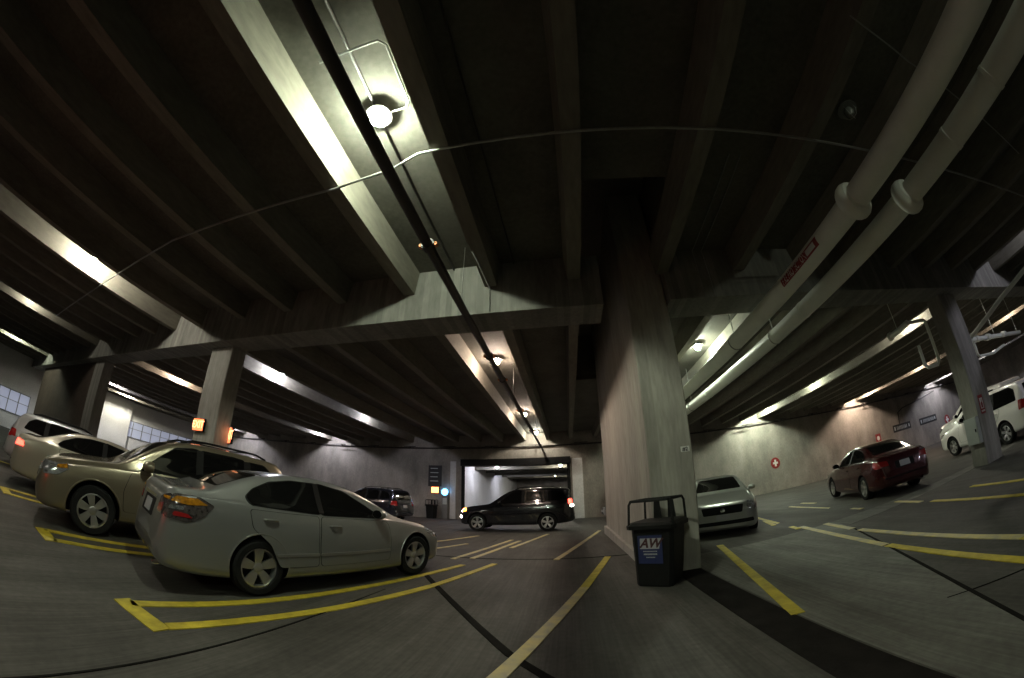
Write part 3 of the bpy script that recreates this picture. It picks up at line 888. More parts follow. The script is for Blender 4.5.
# roll-up door: posts, hood, curtain edge
o = empty('roll_up_door', ((DX0 + DX1) / 2, BACK, fz(BACK)), 'raised roll-up door with white posts around the lit drive behind the black SUV', 'door')
X0, X1 = DX0 - (DX0 + DX1) / 2, DX1 - (DX0 + DX1) / 2
hz = DZ - fz(BACK)
for x0, x1 in ((X0 - .95, X0 - .55), (X1 + .25, X1 + .95)):
    b = MB(); b.box(x0, x1, -.10, 0, 0, hz + .25); b.build('post', M['white_wall'], o)
for x0, x1 in ((X0 - .12, X0 + .1), (X1 - .1, X1 + .12)):
    b = MB(); b.box(x0, x1, -.14, 0, 0, hz + .1); b.build('guide_rail', M['dark'], o)
b = MB(); b.box(X0 - .15, X1 + .15, -.35, 0, hz - .08, hz + .38); b.build('hood', M['dark'], o)
b = MB(); b.box(X0 + .1, X1 - .1, .05, .2, hz - .12, hz); b.build('curtain', M['fixture'], o)
o2 = empty('wall_column', (-13.1, BACK, 0), '', '')
bpy.data.objects.remove(o2)


# ------------------------------------------------------------------ vehicles
def interp(pts, x):
    if x <= pts[0][0]:
        return pts[0][1]
    for (a, u), (b_, v) in zip(pts, pts[1:]):
        if x <= b_:
            t = (x - a) / (b_ - a)
            return u + (v - u) * t
    return pts[-1][1]


def smoothc(pts, x):
    """monotone cubic through pts"""
    n = len(pts)
    if x <= pts[0][0]:
        return pts[0][1]
    if x >= pts[-1][0]:
        return pts[-1][1]
    d = [(pts[i + 1][1] - pts[i][1]) / (pts[i + 1][0] - pts[i][0]) for i in range(n - 1)]
    m = [d[0]] + [0 if d[i - 1] * d[i] <= 0 else 2 * d[i - 1] * d[i] / (d[i - 1] + d[i]) for i in range(1, n - 1)] + [d[-1]]
    for i in range(n - 1):
        a, u = pts[i]; b_, v = pts[i + 1]
        if x <= b_:
            h = b_ - a; t = (x - a) / h
            return (2 * t ** 3 - 3 * t * t + 1) * u + (t ** 3 - 2 * t * t + t) * h * m[i] + (-2 * t ** 3 + 3 * t * t) * v + (t ** 3 - t * t) * h * m[i + 1]


def catmull(P, sub=3):
    out = []
    n = len(P)
    for i in range(n - 1):
        p0 = P[max(i - 1, 0)]; p1 = P[i]; p2 = P[i + 1]; p3 = P[min(i + 2, n - 1)]
        for k in range(sub):
            t = k / sub
            out.append(tuple(.5 * ((2 * b) + (-a + c) * t + (2 * a - 5 * b + 4 * c - d) * t * t + (-a + 3 * b - 3 * c + d) * t ** 3) for a, b, c, d in zip(p0, p1, p2, p3)))
    out.append(P[-1])
    return out


PAINT = {}


def paint(name, c, metal=.6, rough=.32):
    if name not in PAINT:
        PAINT[name] = mat(name, c, rough, metal, coat=1.0)
    return PAINT[name]


class Car:
    def __init__(s, sp):
        s.sp = sp
        L = sp['L']; hw = sp['W'] / 2
        xs = set()
        for x in sp['top']:
            xs.add(round(x[0], 3))
        k = 0.0
        while k <= L:
            xs.add(round(k, 3)); k += .09
        for e in (.015, .03, .06, .1, .15, .21):
            xs.add(e); xs.add(round(L - e, 3))
        xs.add(L)
        xs = sorted(xs)
        xx = [xs[0]]
        for x in xs[1:]:
            if x - xx[-1] > .012:
                xx.append(x)
        xs = xx
        rings = []
        for x in xs:
            top = smoothc(sp['top'], x)
            belt = min(smoothc(sp['belt'], x), top - .03)
            W = hw * smoothc(sp['plan'], x)
            zb = smoothc(sp['bot'], x)
            Wr = hw * smoothc(sp['roofw'], x) * min(1, smoothc(sp['plan'], x) + .03)
            Wr = min(Wr, W * .93)
            Wb = W * sp.get('beltw', .955)
            zw = zb + (belt - zb) * sp.get('wz', .52)
            gh = top - belt
            P = [(0, zb), (W * .80, zb), (W * .93, zb + .015), (W * .975, zb + .07), (W * .99, zb + .16 * (1 if zw - zb > .2 else .4)), (W, zw), (W * .992, zw + .55 * (belt - zw)), (Wb, belt),
                 (Wb + (Wr - Wb) * .22 - .0, belt + gh * .18), (Wb + (Wr - Wb) * .62, belt + gh * .58), (Wr + (Wb - Wr) * .06, belt + gh * .90), (Wr * .86, belt + gh * .975), (Wr * .5, belt + gh * .995), (0, top)]
            # keep heights increasing along the side
            half = catmull(P, 3)
            ring = [(y, z) for y, z in half] + [(-y, z) for y, z in half[-2:0:-1]]
            rings.append([(y, s.Y(x), z) for y, z in ring])
        b = MB(); b.loft(rings, True, 0, True)
        s.mb = b
        me = bpy.data.meshes.new('shell'); me.from_pydata(b.v, [], b.f); me.update()
        bm = bmesh.new(); bm.from_mesh(me); bmesh.ops.recalc_face_normals(bm, faces=bm.faces)
        s.bvh = BVHTree.FromBMesh(bm)
        bm.free()
        s.hw = hw

    def Y(s, x):
        return s.sp['fo'] + s.sp['wb'] / 2 - x

    def axle(s, k):
        return s.sp['fo'] if k == 0 else s.sp['fo'] + s.sp['wb']

    def body(s, root):
        o = s.mb.build('body', [s.paint, M['dark']], root, sharp=50)
        R = s.sp['tr'] + s.sp.get('gap', .045)
        cuts = []
        for k in (0, 1):
            for sd in (-1, 1):
                c = MB()
                c.lathe([(R, sd * (s.hw - .30)), (R, sd * (s.hw + .2))], 40, 1, 'x', (0, s.Y(s.axle(k)), s.sp['tr'] + .015))
                co = c.build('cut', [M['dark'], M['dark']])
                for p in co.data.polygons:
                    p.material_index = 1
                cuts.append(co)
        for co in cuts:
            md = o.modifiers.new('w', 'BOOLEAN'); md.object = co; md.operation = 'DIFFERENCE'; md.solver = 'EXACT'
        for co in cuts:
            co.matrix_world = co.matrix_world
        pm = o.parent; o.parent = None
        bpy.context.view_layer.update()
        dg = bpy.context.evaluated_depsgraph_get()
        me = bpy.data.meshes.new_from_object(o.evaluated_get(dg))
        o.modifiers.clear(); o.data = me; me.name = 'body'
        o.parent = pm
        for co in cuts:
            bpy.data.objects.remove(co)
        bm = bmesh.new(); bm.from_mesh(me)
        for e in bm.edges:
            if len(e.link_faces) == 2 and e.calc_face_angle(0) > radians(42):
                e.smooth = False
        bm.to_mesh(me); bm.free()
        s.o = o
        return o

    def patch(s, name, poly, view, m, parent, eps=.006, res=.05, side=1, thick=.0):
        """project a 2-D outline onto the shell. view 'side': (x from nose, z); 'front'/'rear': (lateral, z); 'top': (lateral, x)"""
        bm = bmesh.new()
        vsx = [bm.verts.new((p[0], p[1], 0)) for p in poly]
        bm.faces.new(vsx)
        for ax in (0, 1):
            lo = min(p[ax] for p in poly); hi = max(p[ax] for p in poly)
            k = lo + res
            while k < hi - 1e-4:
                n = Vector((1, 0, 0)) if ax == 0 else Vector((0, 1, 0))
                bmesh.ops.bisect_plane(bm, geom=bm.verts[:] + bm.edges[:] + bm.faces[:], plane_co=n * k, plane_no=n)
                k += res
        bmesh.ops.triangulate(bm, faces=bm.faces)
        for v in bm.verts:
            a, c = v.co.x, v.co.y
            if view == 'side':
                o_, d = Vector((side * 3, s.Y(a), c)), Vector((-side, 0, 0))
            elif view == 'front':
                o_, d = Vector((a, 6, c)), Vector((0, -1, 0))
            elif view == 'rear':
                o_, d = Vector((a, -6, c)), Vector((0, 1, 0))
            else:
                o_, d = Vector((a, s.Y(c), 4)), Vector((0, 0, -1))
            loc, nor, _, _ = s.bvh.ray_cast(o_, d)
            if loc is None:
                loc, nor, _, _ = s.bvh.find_nearest(o_ + d * (3 - s.hw * .9 if view == 'side' else 6 - s.sp['L'] / 2))
            if nor.dot(d) > 0:
                nor = -nor
            v.co = loc + nor * eps
        bmesh.ops.recalc_face_normals(bm, faces=bm.faces)
        # a rim that meets the shell, so the piece has thickness
        ed = [e for e in bm.edges if len(e.link_faces) == 1]
        ret = bmesh.ops.extrude_edge_only(bm, edges=ed)
        for g in ret['geom']:
            if isinstance(g, bmesh.types.BMVert):
                loc, nor, _, _ = s.bvh.find_nearest(g.co)
                if loc is not None:
                    g.co = loc - (g.co - loc) * .2
        bmesh.ops.recalc_face_normals(bm, faces=bm.faces)
        me = bpy.data.meshes.new(name); bm.to_mesh(me); bm.free()
        for p in me.polygons:
            p.use_smooth = True
        me.materials.append(m)
        o = bpy.data.objects.new(name, me); col.objects.link(o); o.parent = parent
        bm = bmesh.new(); bm.from_mesh(me)
        for e in bm.edges:
            if len(e.link_faces) == 2 and e.calc_face_angle(0) > radians(40):
                e.smooth = False
        bm.to_mesh(me); bm.free()
        return o

    def side_at(s, x, z, side):
        loc, nor, _, _ = s.bvh.ray_cast(Vector((side * 3, s.Y(x), z)), Vector((-side, 0, 0)))
        return loc, nor


def wheel(parent, x, y, r, w, side, spokes, style, steer=0, arch=None):
    root_m = Matrix.Translation((x, y, r)) @ Matrix.Rotation(steer, 4, 'Z')
    t = MB(); ri = r * style.get('rim', .68)
    h = w / 2
    prof = [(ri, -h * .8), (ri + .015, -h * .98), (r - .035, -h), (r - .008, -h * .8), (r, -h * .4), (r, h * .4), (r - .008, h * .8), (r - .035, h), (ri + .015, h * .98), (ri, h * .8)]
    t.lathe(prof, 40, 0, 'x', cap=False)
    o = t.build('wheel', M['rubber'], parent); o.matrix_local = root_m
    b = MB()
    s = side
    b.lathe([(ri + .004, s * h * .82), (ri - .012, s * h * .86), (ri - .022, s * h * .6), (ri - .03, -s * h * .7), (ri - .02, -s * h * .8)], 40, 0, 'x', cap=False)
    sw = style.get('sw', .30)
    for k in range(spokes):
        a = 2 * pi * k / spokes + .3
        for (w0, w1) in ([(sw * .75, sw)] if not style.get('twin') else [(sw * .4, sw * .32)]):
            offs = [0] if not style.get('twin') else [-sw * .42, sw * .42]
            for of in offs:
                r0, r1 = ri * .16, ri * .955
                pts = []
                for rr, ww, xx in ((r0, w0 * ri * .42, s * h * .52), (ri * .5, (w0 + w1) / 2 * ri * .55, s * h * .66), (r1, w1 * ri * .62, s * h * .74)):
                    pts.append((rr, ww, xx))
                q = []
                for rr, ww, xx in pts:
                    ca, sa = cos(a), sin(a)
                    for u in (-ww, ww):
                        uu = u + of * ri * (.4 + .6 * rr / ri)
                        q.append((xx, rr * ca - uu * sa, rr * sa + uu * ca))
                        q.append((xx - s * .03, rr * ca - uu * sa, rr * sa + uu * ca))
                f = []
                for g in (0, 4):
                    f += [(g, g + 2, g + 6, g + 4), (g + 1, g + 5, g + 7, g + 3), (g, g + 4, g + 5, g + 1), (g + 2, g + 3, g + 7, g + 6)]
                b.add(q, f, 0)
    b.lathe([(ri * .25, s * h * .45), (ri * .25, s * h * .62), (ri * .2, s * h * .68), (.004, s * h * .7)], 20, 0, 'x')
    rim = b.build('rim', M['rim'], o)
    c = MB()
    c.lathe([(ri * .90, s * h * .1), (ri * .90, s * h * .0)], 24, 0, 'x')
    c.build('brake_disc', M['dark'], o)
    return o


def offset_poly(poly, d):
    cx = sum(p[0] for p in poly) / len(poly); cy = sum(p[1] for p in poly) / len(poly)
    out = []
    for x, y in poly:
        dx, dy = x - cx, y - cy; l = hypot(dx, dy)
        out.append((x + dx / l * d, y + dy / l * d))
    return out


def roundp(poly, r=.06, n=4):
    out = []
    m = len(poly)
    for i in range(m):
        p0 = Vector(poly[i - 1]); p1 = Vector(poly[i]); p2 = Vector(poly[(i + 1) % m])
        a = (p0 - p1); c = (p2 - p1)
        ra = min(r, a.length * .45); rc = min(r, c.length * .45)
        A = p1 + a.normalized() * ra; C = p1 + c.normalized() * rc
        for k in range(n + 1):
            t = k / n
            q = A * (1 - t) ** 2 + p1 * 2 * t * (1 - t) + C * t * t
            out.append((q.x, q.y))
    return out


def build_car(sp, name, label, loc, heading, colour, group=None):
    """loc = point on the floor midway between the axles; heading in degrees from +Y toward +X"""
    c = Car(sp)
    c.paint = colour
    root = empty(name, (loc[0], loc[1], loc[2] if len(loc) > 2 else fz(loc[1])), label, sp.get('cat', 'car'), rz=-radians(heading), group=group)
    c.body(root)
    for k in (0, 1):
        for sd in (-1, 1):
            wheel(root, sd * (c.hw - .125), c.Y(c.axle(k)), sp['tr'], .215, sd, sp['spokes'], sp['wstyle'], steer=(sp.get('steer', 0) if k == 0 else 0))
    P_ = lambda nm, poly, view, m, eps=.006, res=.05, side=1, r=.05, par=None: c.patch(nm, roundp(poly, r) if r else poly, view, m, par or root, eps, res, side)
    for sd in (-1, 1):
        for w in sp['windows']:
            P_('window_seal', offset_poly(w, .018), 'side', M['dark'], .007, .045, sd, sp.get('wr', .05))
            P_('window', w, 'side', M['glass'], .011, .045, sd, sp.get('wr', .05))
        for wa, wb_ in zip(sp['windows'], sp['windows'][1:]):
            xa, xb = max(p[0] for p in wa) - .035, min(p[0] for p in wb_) + .035
            zl = max(min(p[1] for p in wa), min(p[1] for p in wb_)) + .005
            zh = min(max(p[1] for p in wa), max(p[1] for p in wb_)) - .002
            P_('window_pillar', [(xa, zl), (xa, zh), (xb, zh), (xb, zl)], 'side', M['dark'], .015, .04, sd, .01)
        for i, d in enumerate(sp['doors']):
            P_('door_gap', offset_poly(d, .006), 'side', M['dark'], .002, .10, sd, .05)
            dr = P_('door', offset_poly(d, -.003), 'side', colour, .0045, .07, sd, .05)
            hx, hz_ = sp['handles'][i]
            loc_, nor = c.side_at(hx, hz_, sd)
            if loc_:
                b = MB()
                b.tube([(sd * .0, .10, 0), (sd * .03, .075, .0), (sd * .038, 0, .0), (sd * .03, -.075, 0), (0, -.10, 0)], [.012, .016, .017, .016, .012], 8)
                hd = b.build('handle', sp.get('handle_mat', colour), dr); hd.location = loc_
        for mpoly in sp.get('moulding', []):
            P_('side_moulding', mpoly, 'side', sp.get('mould_mat', colour), .014, .12, sd, .012)
        for cl in sp.get('cladding', []):
            P_('cladding', cl, 'side', sp.get('clad_mat', M['dark']), .012, .08, sd, .02)
        # mirror
        mx, mz = sp['mirror']
        loc_, nor = c.side_at(mx, mz, sd)
        b = MB()
        msz = sp.get('msz', 1)
        rings = []
        for k, (yy, rr) in enumerate(((.075, .35), (.05, .8), (.01, 1), (-.04, 1.0), (-.055, .93))):
            rings.append([(.11 * msz * rr * cos(a) * 1.0, yy * msz, .072 * msz * rr * sin(a)) for a in [2 * pi * q / 16 for q in range(16)]])
        b.loft(rings, True)
        b.tube([(-sd * .15, .02, -.05), (-sd * .05, .01, -.03)], .03, 8)
        mo = b.build('mirror', sp.get('mirror_mat', colour), root)
        mo.location = (loc_.x + sd * .13 * msz, loc_.y, loc_.z + .04)
        g = MB(); g.lathe([(.085 * msz, 0), (.085 * msz, -.004)], 16, 0, 'y'); mg = g.build('mirror_glass', M['glass'], mo); mg.location = (0, -.056 * msz, 0); mg.scale = (1.1, 1, .72)
        # arch lips
        if sp.get('lips'):
            for k in (0, 1):
                pts = []
                yc = c.Y(c.axle(k)); zc = sp['tr'] + .015; R = sp['tr'] + sp.get('gap', .045) + .012
                for q in range(25):
                    a = radians(-8 + 196 * q / 24)
                    zz = zc + R * sin(a); y_ = yc + R * cos(a)
                    l2, n2, _, _ = c.bvh.ray_cast(Vector((sd * 3, y_, zz)), Vector((-sd, 0, 0)))
                    if l2 is not None and l2.x * sd > c.hw * .7:
                        pts.append((l2.x, l2.y, l2.z))
                if len(pts) > 4:
                    b = MB(); b.tube(pts, sp['lips'], 8); b.build('wheel_arch', sp.get('lip_mat', colour), root)
    for side_nm, key in (('front', 'front'), ('rear', 'rear')):
        for it in sp.get(key, []):
            nm, poly, mt, eps = it[:4]
            rr = it[4] if len(it) > 4 else .03
            P_(nm, poly, side_nm, M[mt] if isinstance(mt, str) else mt, eps, .05, 1, rr)
    for it in sp.get('sidebits', []):
        nm, poly, mt, eps = it[:4]
        for sd in (-1, 1):
            P_(nm, poly, 'side', M[mt] if isinstance(mt, str) else mt, eps, .04, sd, it[4] if len(it) > 4 else .03)
    for it in sp.get('topbits', []):
        nm, poly, mt, eps = it[:4]
        P_(nm, poly, 'top', (colour if mt is None else M[mt]), eps, .06, 1, it[4] if len(it) > 4 else .06)
    if sp.get('rack'):
        x0, x1, yy = sp['rack']
        for sd in (-1, 1):
            pts = []
            for q in range(9):
                x = x0 + (x1 - x0) * q / 8
                l2, n2, _, _ = c.bvh.ray_cast(Vector((sd * yy, c.Y(x), 4)), Vector((0, 0, -1)))
                pts.append((l2.x, l2.y, l2.z + (.055 if 0 < q < 8 else .005)))
            b = MB(); b.tube(pts, .02, 8); b.build('roof_rail', sp.get('rack_mat', M['dark']), root)
        for f in (.3, .8):
            b = MB()
            x = x0 + (x1 - x0) * f
            l2, n2, _, _ = c.bvh.ray_cast(Vector((0, c.Y(x), 4)), Vector((0, 0, -1)))
            b.box(-yy, yy, l2.y - .02, l2.y + .02, l2.z + .03, l2.z + .055)
            b.build('roof_crossbar', M['dark'], root)
    if sp.get('exhaust'):
        b = MB(); ex, ez = sp['exhaust']; ye = c.Y(sp['L'])
        b.tube([(ex, ye + .35, ez), (ex, ye + .02, ez)], .032, 14); b.build('exhaust_pipe', M['chrome'], root)
    return root, c


def mirror_x(poly):
    return [(-x, y) for x, y in poly][::-1]


def both(nm, poly, m, eps, r=.03):
    return [(nm, poly, m, eps, r), (nm, mirror_x(poly), m, eps, r)]


def sc(pts, kx, kz):
    return [(x * kx, z * kz) for x, z in pts]


def sedan_spec(L=4.82, W=1.795, H=1.47, tr=.325, **kw):
    kx, kz = L / 4.82, H / 1.47
    q = lambda pts: sc(pts, kx, kz)
    sp = dict(
        L=L, W=W, wb=2.775 * kx, fo=.96 * kx, tr=tr, spokes=5, wstyle=dict(sw=.36), gap=.04, cat='car',
        top=q([(0, .56), (.03, .64), (.10, .70), (.25, .76), (.6, .86), (1.0, .93), (1.28, .985), (1.4, 1.03), (1.9, 1.275), (2.2, 1.39), (2.45, 1.44), (2.8, 1.465), (3.1, 1.46), (3.4, 1.425), (3.65, 1.36), (3.95, 1.225), (4.2, 1.115), (4.32, 1.085), (4.55, 1.075), (4.66, 1.065), (4.70, 1.02), (4.75, .88), (4.80, .70), (4.82, .55)]),
        belt=q([(0, .50), (.1, .62), (.3, .70), (.8, .82), (1.3, .90), (1.6, .935), (2.8, .97), (3.6, 1.0), (4.1, 1.02), (4.35, 1.00), (4.6, .98), (4.7, .93), (4.82, .5)]),
        bot=q([(0, .34), (.06, .24), (.3, .19), (1.2, .18), (3.6, .19), (4.3, .23), (4.7, .29), (4.78, .34), (4.82, .42)]),
        plan=[(0, .62), (.02 * kx, .68), (.08 * kx, .79), (.2 * kx, .89), (.45 * kx, .955), (.9 * kx, .985), (1.6 * kx, 1.0), (3.6 * kx, 1.0), (4.1 * kx, .985), (4.45 * kx, .945), (4.65 * kx, .895), (4.76 * kx, .80), (4.80 * kx, .74), (4.82 * kx, .66)],
        roofw=[(0, .6), (.2 * kx, .74), (1.2 * kx, .80), (1.45 * kx, .80), (2.2 * kx, .66), (2.8 * kx, .63), (3.4 * kx, .62), (3.9 * kx, .68), (4.2 * kx, .76), (4.6 * kx, .78), (4.82 * kx, .6)],
        windows=[q([(1.72, .985), (2.02, 1.17), (2.35, 1.325), (2.72, 1.385), (2.76, 1.385), (2.76, 1.01)]),
                 q([(2.80, 1.015), (2.80, 1.388), (3.15, 1.375), (3.45, 1.31), (3.72, 1.185), (3.83, 1.09), (3.77, 1.045)])],
        wr=.04,
        doors=[q([(1.50, .34), (1.47, .62), (1.52, .90), (1.62, .935), (2.765, .975), (2.78, .60), (2.76, .34)]),
               q([(2.795, .34), (2.81, .60), (2.80, .978), (3.78, 1.01), (3.74, .80), (3.50, .62), (3.36, .34)])],
        handles=[(2.55 * kx, .86 * kz), (3.50 * kx, .90 * kz)],
        moulding=[q([(1.50, .475), (2.77, .475), (2.77, .51), (1.50, .51)]), q([(2.80, .475), (3.40, .475), (3.42, .51), (2.80, .51)])],
        mirror=(1.78 * kx, 1.0 * kz),
        topbits=[('windshield', [(-.62, 1.46 * kx), (-.50, 2.16 * kx), (.50, 2.16 * kx), (.62, 1.46 * kx)], 'glass', .006),
                 ('rear_window', [(-.50, 3.56 * kx), (-.56, 4.12 * kx), (.56, 4.12 * kx), (.50, 3.56 * kx)], 'glass', .006)],
        front=both('headlight', q([(.46, .60), (.50, .70), (.72, .74), (.74, .64), (.62, .58)]), 'lamp_clear', .008) + [
            ('grille', q([(-.40, .50), (-.43, .66), (.43, .66), (.40, .50)]), 'dark', .006),
            ('grille_bar', q([(-.42, .575), (-.42, .60), (.42, .60), (.42, .575)]), 'chrome', .012, .01),
            ('lower_intake', q([(-.62, .28), (-.58, .42), (.58, .42), (.62, .28)]), 'dark', .005),
            ('license_plate', q([(-.15, .42), (-.15, .53), (.15, .53), (.15, .42)]), 'plate', .02, .01)],
        rear=both('taillight', q([(.44, .80), (.46, .93), (.72, .98), (.80, .90), (.78, .78)]), 'lamp_dark', .008) + [
            ('plate_recess', q([(-.30, .70), (-.30, .88), (.30, .88), (.30, .70)]), 'dark', .003),
            ('license_plate', q([(-.16, .72), (-.16, .86), (.16, .86), (.16, .72)]), 'plate', .012, .01),
            ('bumper_step', q([(-.68, .50), (-.68, .53), (.68, .53), (.68, .50)]), 'dark', .004, .01)],
        sidebits=[('headlight', q([(.10, .58), (.14, .67), (.52, .80), (.58, .74), (.36, .62)]), 'lamp_clear', .008),
                  ('taillight', q([(4.30, .93), (4.44, .995), (4.66, .985), (4.765, .86), (4.74, .765), (4.50, .78)]), 'lamp_dark', .008)],
        exhaust=(.5, .27 * kz))
    sp.update(kw)
    return sp


def suv_spec(L=4.70, W=1.85, H=1.75, tr=.36, box=0.0, **kw):
    kx, kz = L / 4.70, H / 1.75
    q = lambda pts: sc(pts, kx, kz)
    sp = dict(
        L=L, W=W, wb=2.72 * kx, fo=.93 * kx, tr=tr, spokes=6, wstyle=dict(sw=.34), gap=.06, cat='car', beltw=.95,
        top=q([(0, .66), (.03, .78), (.08, .86), (.2, .93), (.5, 1.01), (1.1, 1.09), (1.25, 1.12), (1.38, 1.19), (1.85, 1.50), (2.1, 1.63), (2.35, 1.70), (2.8, 1.74), (3.5, 1.745), (4.0, 1.72), (4.25 + box * .2, 1.68), (4.36 + box * .16, 1.60), (4.50 + box * .08, 1.34), (4.60, 1.12), (4.64, 1.0), (4.68, .80), (4.70, .60)]),
        belt=q([(0, .58), (.1, .78), (.3, .86), (.8, .95), (1.3, 1.02), (1.8, 1.05), (3.0, 1.08), (4.2, 1.12), (4.45, 1.12), (4.6, .98), (4.70, .5)]),
        bot=q([(0, .40), (.06, .30), (.3, .26), (1.2, .26), (3.6, .27), (4.3, .32), (4.6, .38), (4.70, .46)]),
        plan=[(0, .66), (.02 * kx, .72), (.08 * kx, .83), (.2 * kx, .915), (.45 * kx, .97), (.9 * kx, .99), (1.6 * kx, 1.0), (3.6 * kx, 1.0), (4.2 * kx, .985), (4.45 * kx, .955), (4.60 * kx, .90), (4.66 * kx, .84), (4.70 * kx, .74)],
        roofw=[(0, .6), (.2 * kx, .78), (1.2 * kx, .84), (1.45 * kx, .83), (2.1 * kx, .72), (2.8 * kx, .70), (4.0 * kx, .70), (4.3 * kx, .70), (4.5 * kx, .76), (4.7 * kx, .6)],
        windows=[q([(1.62, 1.10), (1.92, 1.36), (2.20, 1.56), (2.50, 1.62), (2.62, 1.62), (2.62, 1.13)]),
                 q([(2.68, 1.13), (2.68, 1.625), (3.30, 1.625), (3.52, 1.61), (3.56, 1.16), (3.4, 1.15)]),
                 q([(3.64, 1.19), (3.62, 1.60), (3.95 + box * .1, 1.58), (4.12 + box * .2, 1.46), (4.22 + box * .2, 1.24)])],
        wr=.045,
        doors=[q([(1.40, .44), (1.38, .75), (1.48, 1.03), (2.62, 1.08), (2.65, .75), (2.63, .44)]),
               q([(2.67, .44), (2.69, .75), (2.68, 1.085), (3.60, 1.11), (3.56, .95), (3.34, .72), (3.18, .44)])],
        handles=[(2.44 * kx, .97 * kz), (3.40 * kx, 1.00 * kz)],
        mirror=(1.72 * kx, 1.14 * kz), msz=1.25,
        topbits=[('windshield', [(-.66, 1.42 * kx), (-.56, 2.06 * kx), (.56, 2.06 * kx), (.66, 1.42 * kx)], 'glass', .006)],
        front=both('headlight', q([(.50, .72), (.52, .86), (.80, .90), (.83, .76)]), 'lamp_clear', .008) + [
            ('grille', q([(-.42, .62), (-.44, .82), (.44, .82), (.42, .62)]), 'dark', .006),
            ('grille_bar', q([(-.43, .70), (-.43, .735), (.43, .735), (.43, .70)]), 'chrome', .012, .01),
            ('lower_intake', q([(-.62, .38), (-.58, .50), (.58, .50), (.62, .38)]), 'dark', .005),
            ('license_plate', q([(-.15, .50), (-.15, .61), (.15, .61), (.15, .50)]), 'plate', .02, .01)],
        rear=both('taillight', q([(.62, .90), (.64, 1.14), (.80, 1.14), (.84, .90)]), 'lamp_red', .008) + [
            ('rear_window', q([(-.58, 1.18), (-.52, 1.56), (.52, 1.56), (.58, 1.18)]), 'glass', .006),
            ('license_plate', q([(-.16, .80), (-.16, .94), (.16, .94), (.16, .80)]), 'plate', .012, .01),
            ('bumper_step', q([(-.70, .62), (-.70, .66), (.70, .66), (.70, .62)]), 'dark', .006, .01)],
        sidebits=[('headlight', q([(.10, .70), (.13, .83), (.46, .93), (.50, .86), (.34, .74)]), 'lamp_clear', .008),
                  ('taillight', q([(4.40, .92), (4.42, 1.14), (4.55, 1.13), (4.63, .94)]), 'lamp_red', .008)],
        rack=(2.3 * kx, 4.05 * kx, .56))
    sp.update(kw)
    return sp


silver = paint('silver_paint', (.27, .27, .265), .55, .30)
gold = paint('champagne_paint', (.215, .185, .13), .6, .30)
beige = paint('beige_paint', (.31, .275, .22), .3, .35)
palegrey = paint('pale_grey_paint', (.36, .36, .36), .4, .32)
blackp = paint('black_paint', (.006, .006, .008), .0, .15)
darkp = paint('dark_blue_black_paint', (.010, .012, .020), .2, .2)
redp = paint('dark_red_paint', (.045, .005, .006), .3, .2)
whitep = paint('white_paint', (.72, .70, .66), .0, .3)
coupep = paint('silver_grey_paint', (.33, .34, .315), .55, .28)

# 1. silver sedan
sp = sedan_spec(steer=radians(-4), wstyle=dict(sw=.46), lips=.008, fo=.85, L=4.84, H=1.49, tr=.342, mould_mat=M['rim'])
sp['fo'] = .86
sp['top'] = [(0, .56), (.03, .64), (.10, .70), (.25, .76), (.6, .87), (1.0, .95), (1.2, 1.0), (1.32, 1.04), (1.85, 1.30), (2.15, 1.41), (2.45, 1.465), (2.8, 1.49), (3.1, 1.485), (3.4, 1.455), (3.65, 1.40), (3.95, 1.29), (4.2, 1.19), (4.32, 1.155), (4.55, 1.14), (4.68, 1.125), (4.72, 1.08), (4.76, .93), (4.81, .72), (4.84, .56)]
sp['belt'] = [(0, .50), (.1, .62), (.3, .70), (.8, .82), (1.3, .91), (1.6, .945), (2.8, .985), (3.6, 1.03), (4.1, 1.06), (4.35, 1.06), (4.6, 1.04), (4.72, .98), (4.84, .5)]
sp['windows'] = [[(1.62, .985), (1.95, 1.18), (2.28, 1.335), (2.66, 1.405), (2.72, 1.405), (2.75, 1.015)],
                 [(2.79, 1.02), (2.76, 1.408), (3.15, 1.40), (3.45, 1.345), (3.70, 1.245), (3.82, 1.15), (3.77, 1.07)]]
sp['sidebits'] = [sp['sidebits'][0],
                  ('taillight', [(4.22, 1.00), (4.40, 1.075), (4.66, 1.065), (4.765, .92), (4.75, .815), (4.52, .80), (4.36, .86)], 'lamp_dark', .008),
                  ('amber_lens', [(4.30, 1.0), (4.42, 1.055), (4.64, 1.045), (4.70, .99), (4.52, .975)], 'lamp_amber', .013, .02),
                  ('red_lens', [(4.46, .845), (4.52, .885), (4.66, .895), (4.68, .85)], 'lamp_red', .013, .02),
                  ('chrome_reflector', [(4.56, .92), (4.57, .955), (4.70, .95), (4.72, .91)], 'lamp_clear', .013, .015)]
sp['rear'] = both('taillight', [(.50, .84), (.52, 1.0), (.70, 1.06), (.80, .98), (.78, .83)], 'lamp_dark', .008) + \
    both('amber_lens', [(.60, 1.0), (.62, 1.025), (.74, 1.02), (.75, .99)], 'lamp_amber', .013, .01) + both('red_lens', [(.53, .85), (.54, .93), (.66, .95), (.68, .86)], 'lamp_red', .013, .02) + [
    ('plate_recess', [(-.32, .74), (-.32, .94), (.32, .94), (.32, .74)], 'dark', .003),
    ('license_plate', [(-.16, .77), (-.16, .91), (.16, .91), (.16, .77)], 'plate', .012, .01),
    ('chrome_trim', [(-.34, .955), (-.34, .985), (.34, .985), (.34, .955)], 'chrome', .02, .008)]
sp['handles'] = [(2.55, .87), (3.52, .92)]
root, c = build_car(sp, 'sedan', 'silver sedan in the foreground, rear three-quarter view, with five-spoke wheels', (-3.74, 4.84), 17.4, silver)
o = c.patch('roof_panel_gap', [(-.52, 3.52), (-.52, 3.54), (.52, 3.54), (.52, 3.52)], 'top', M['dark'], root, .003)
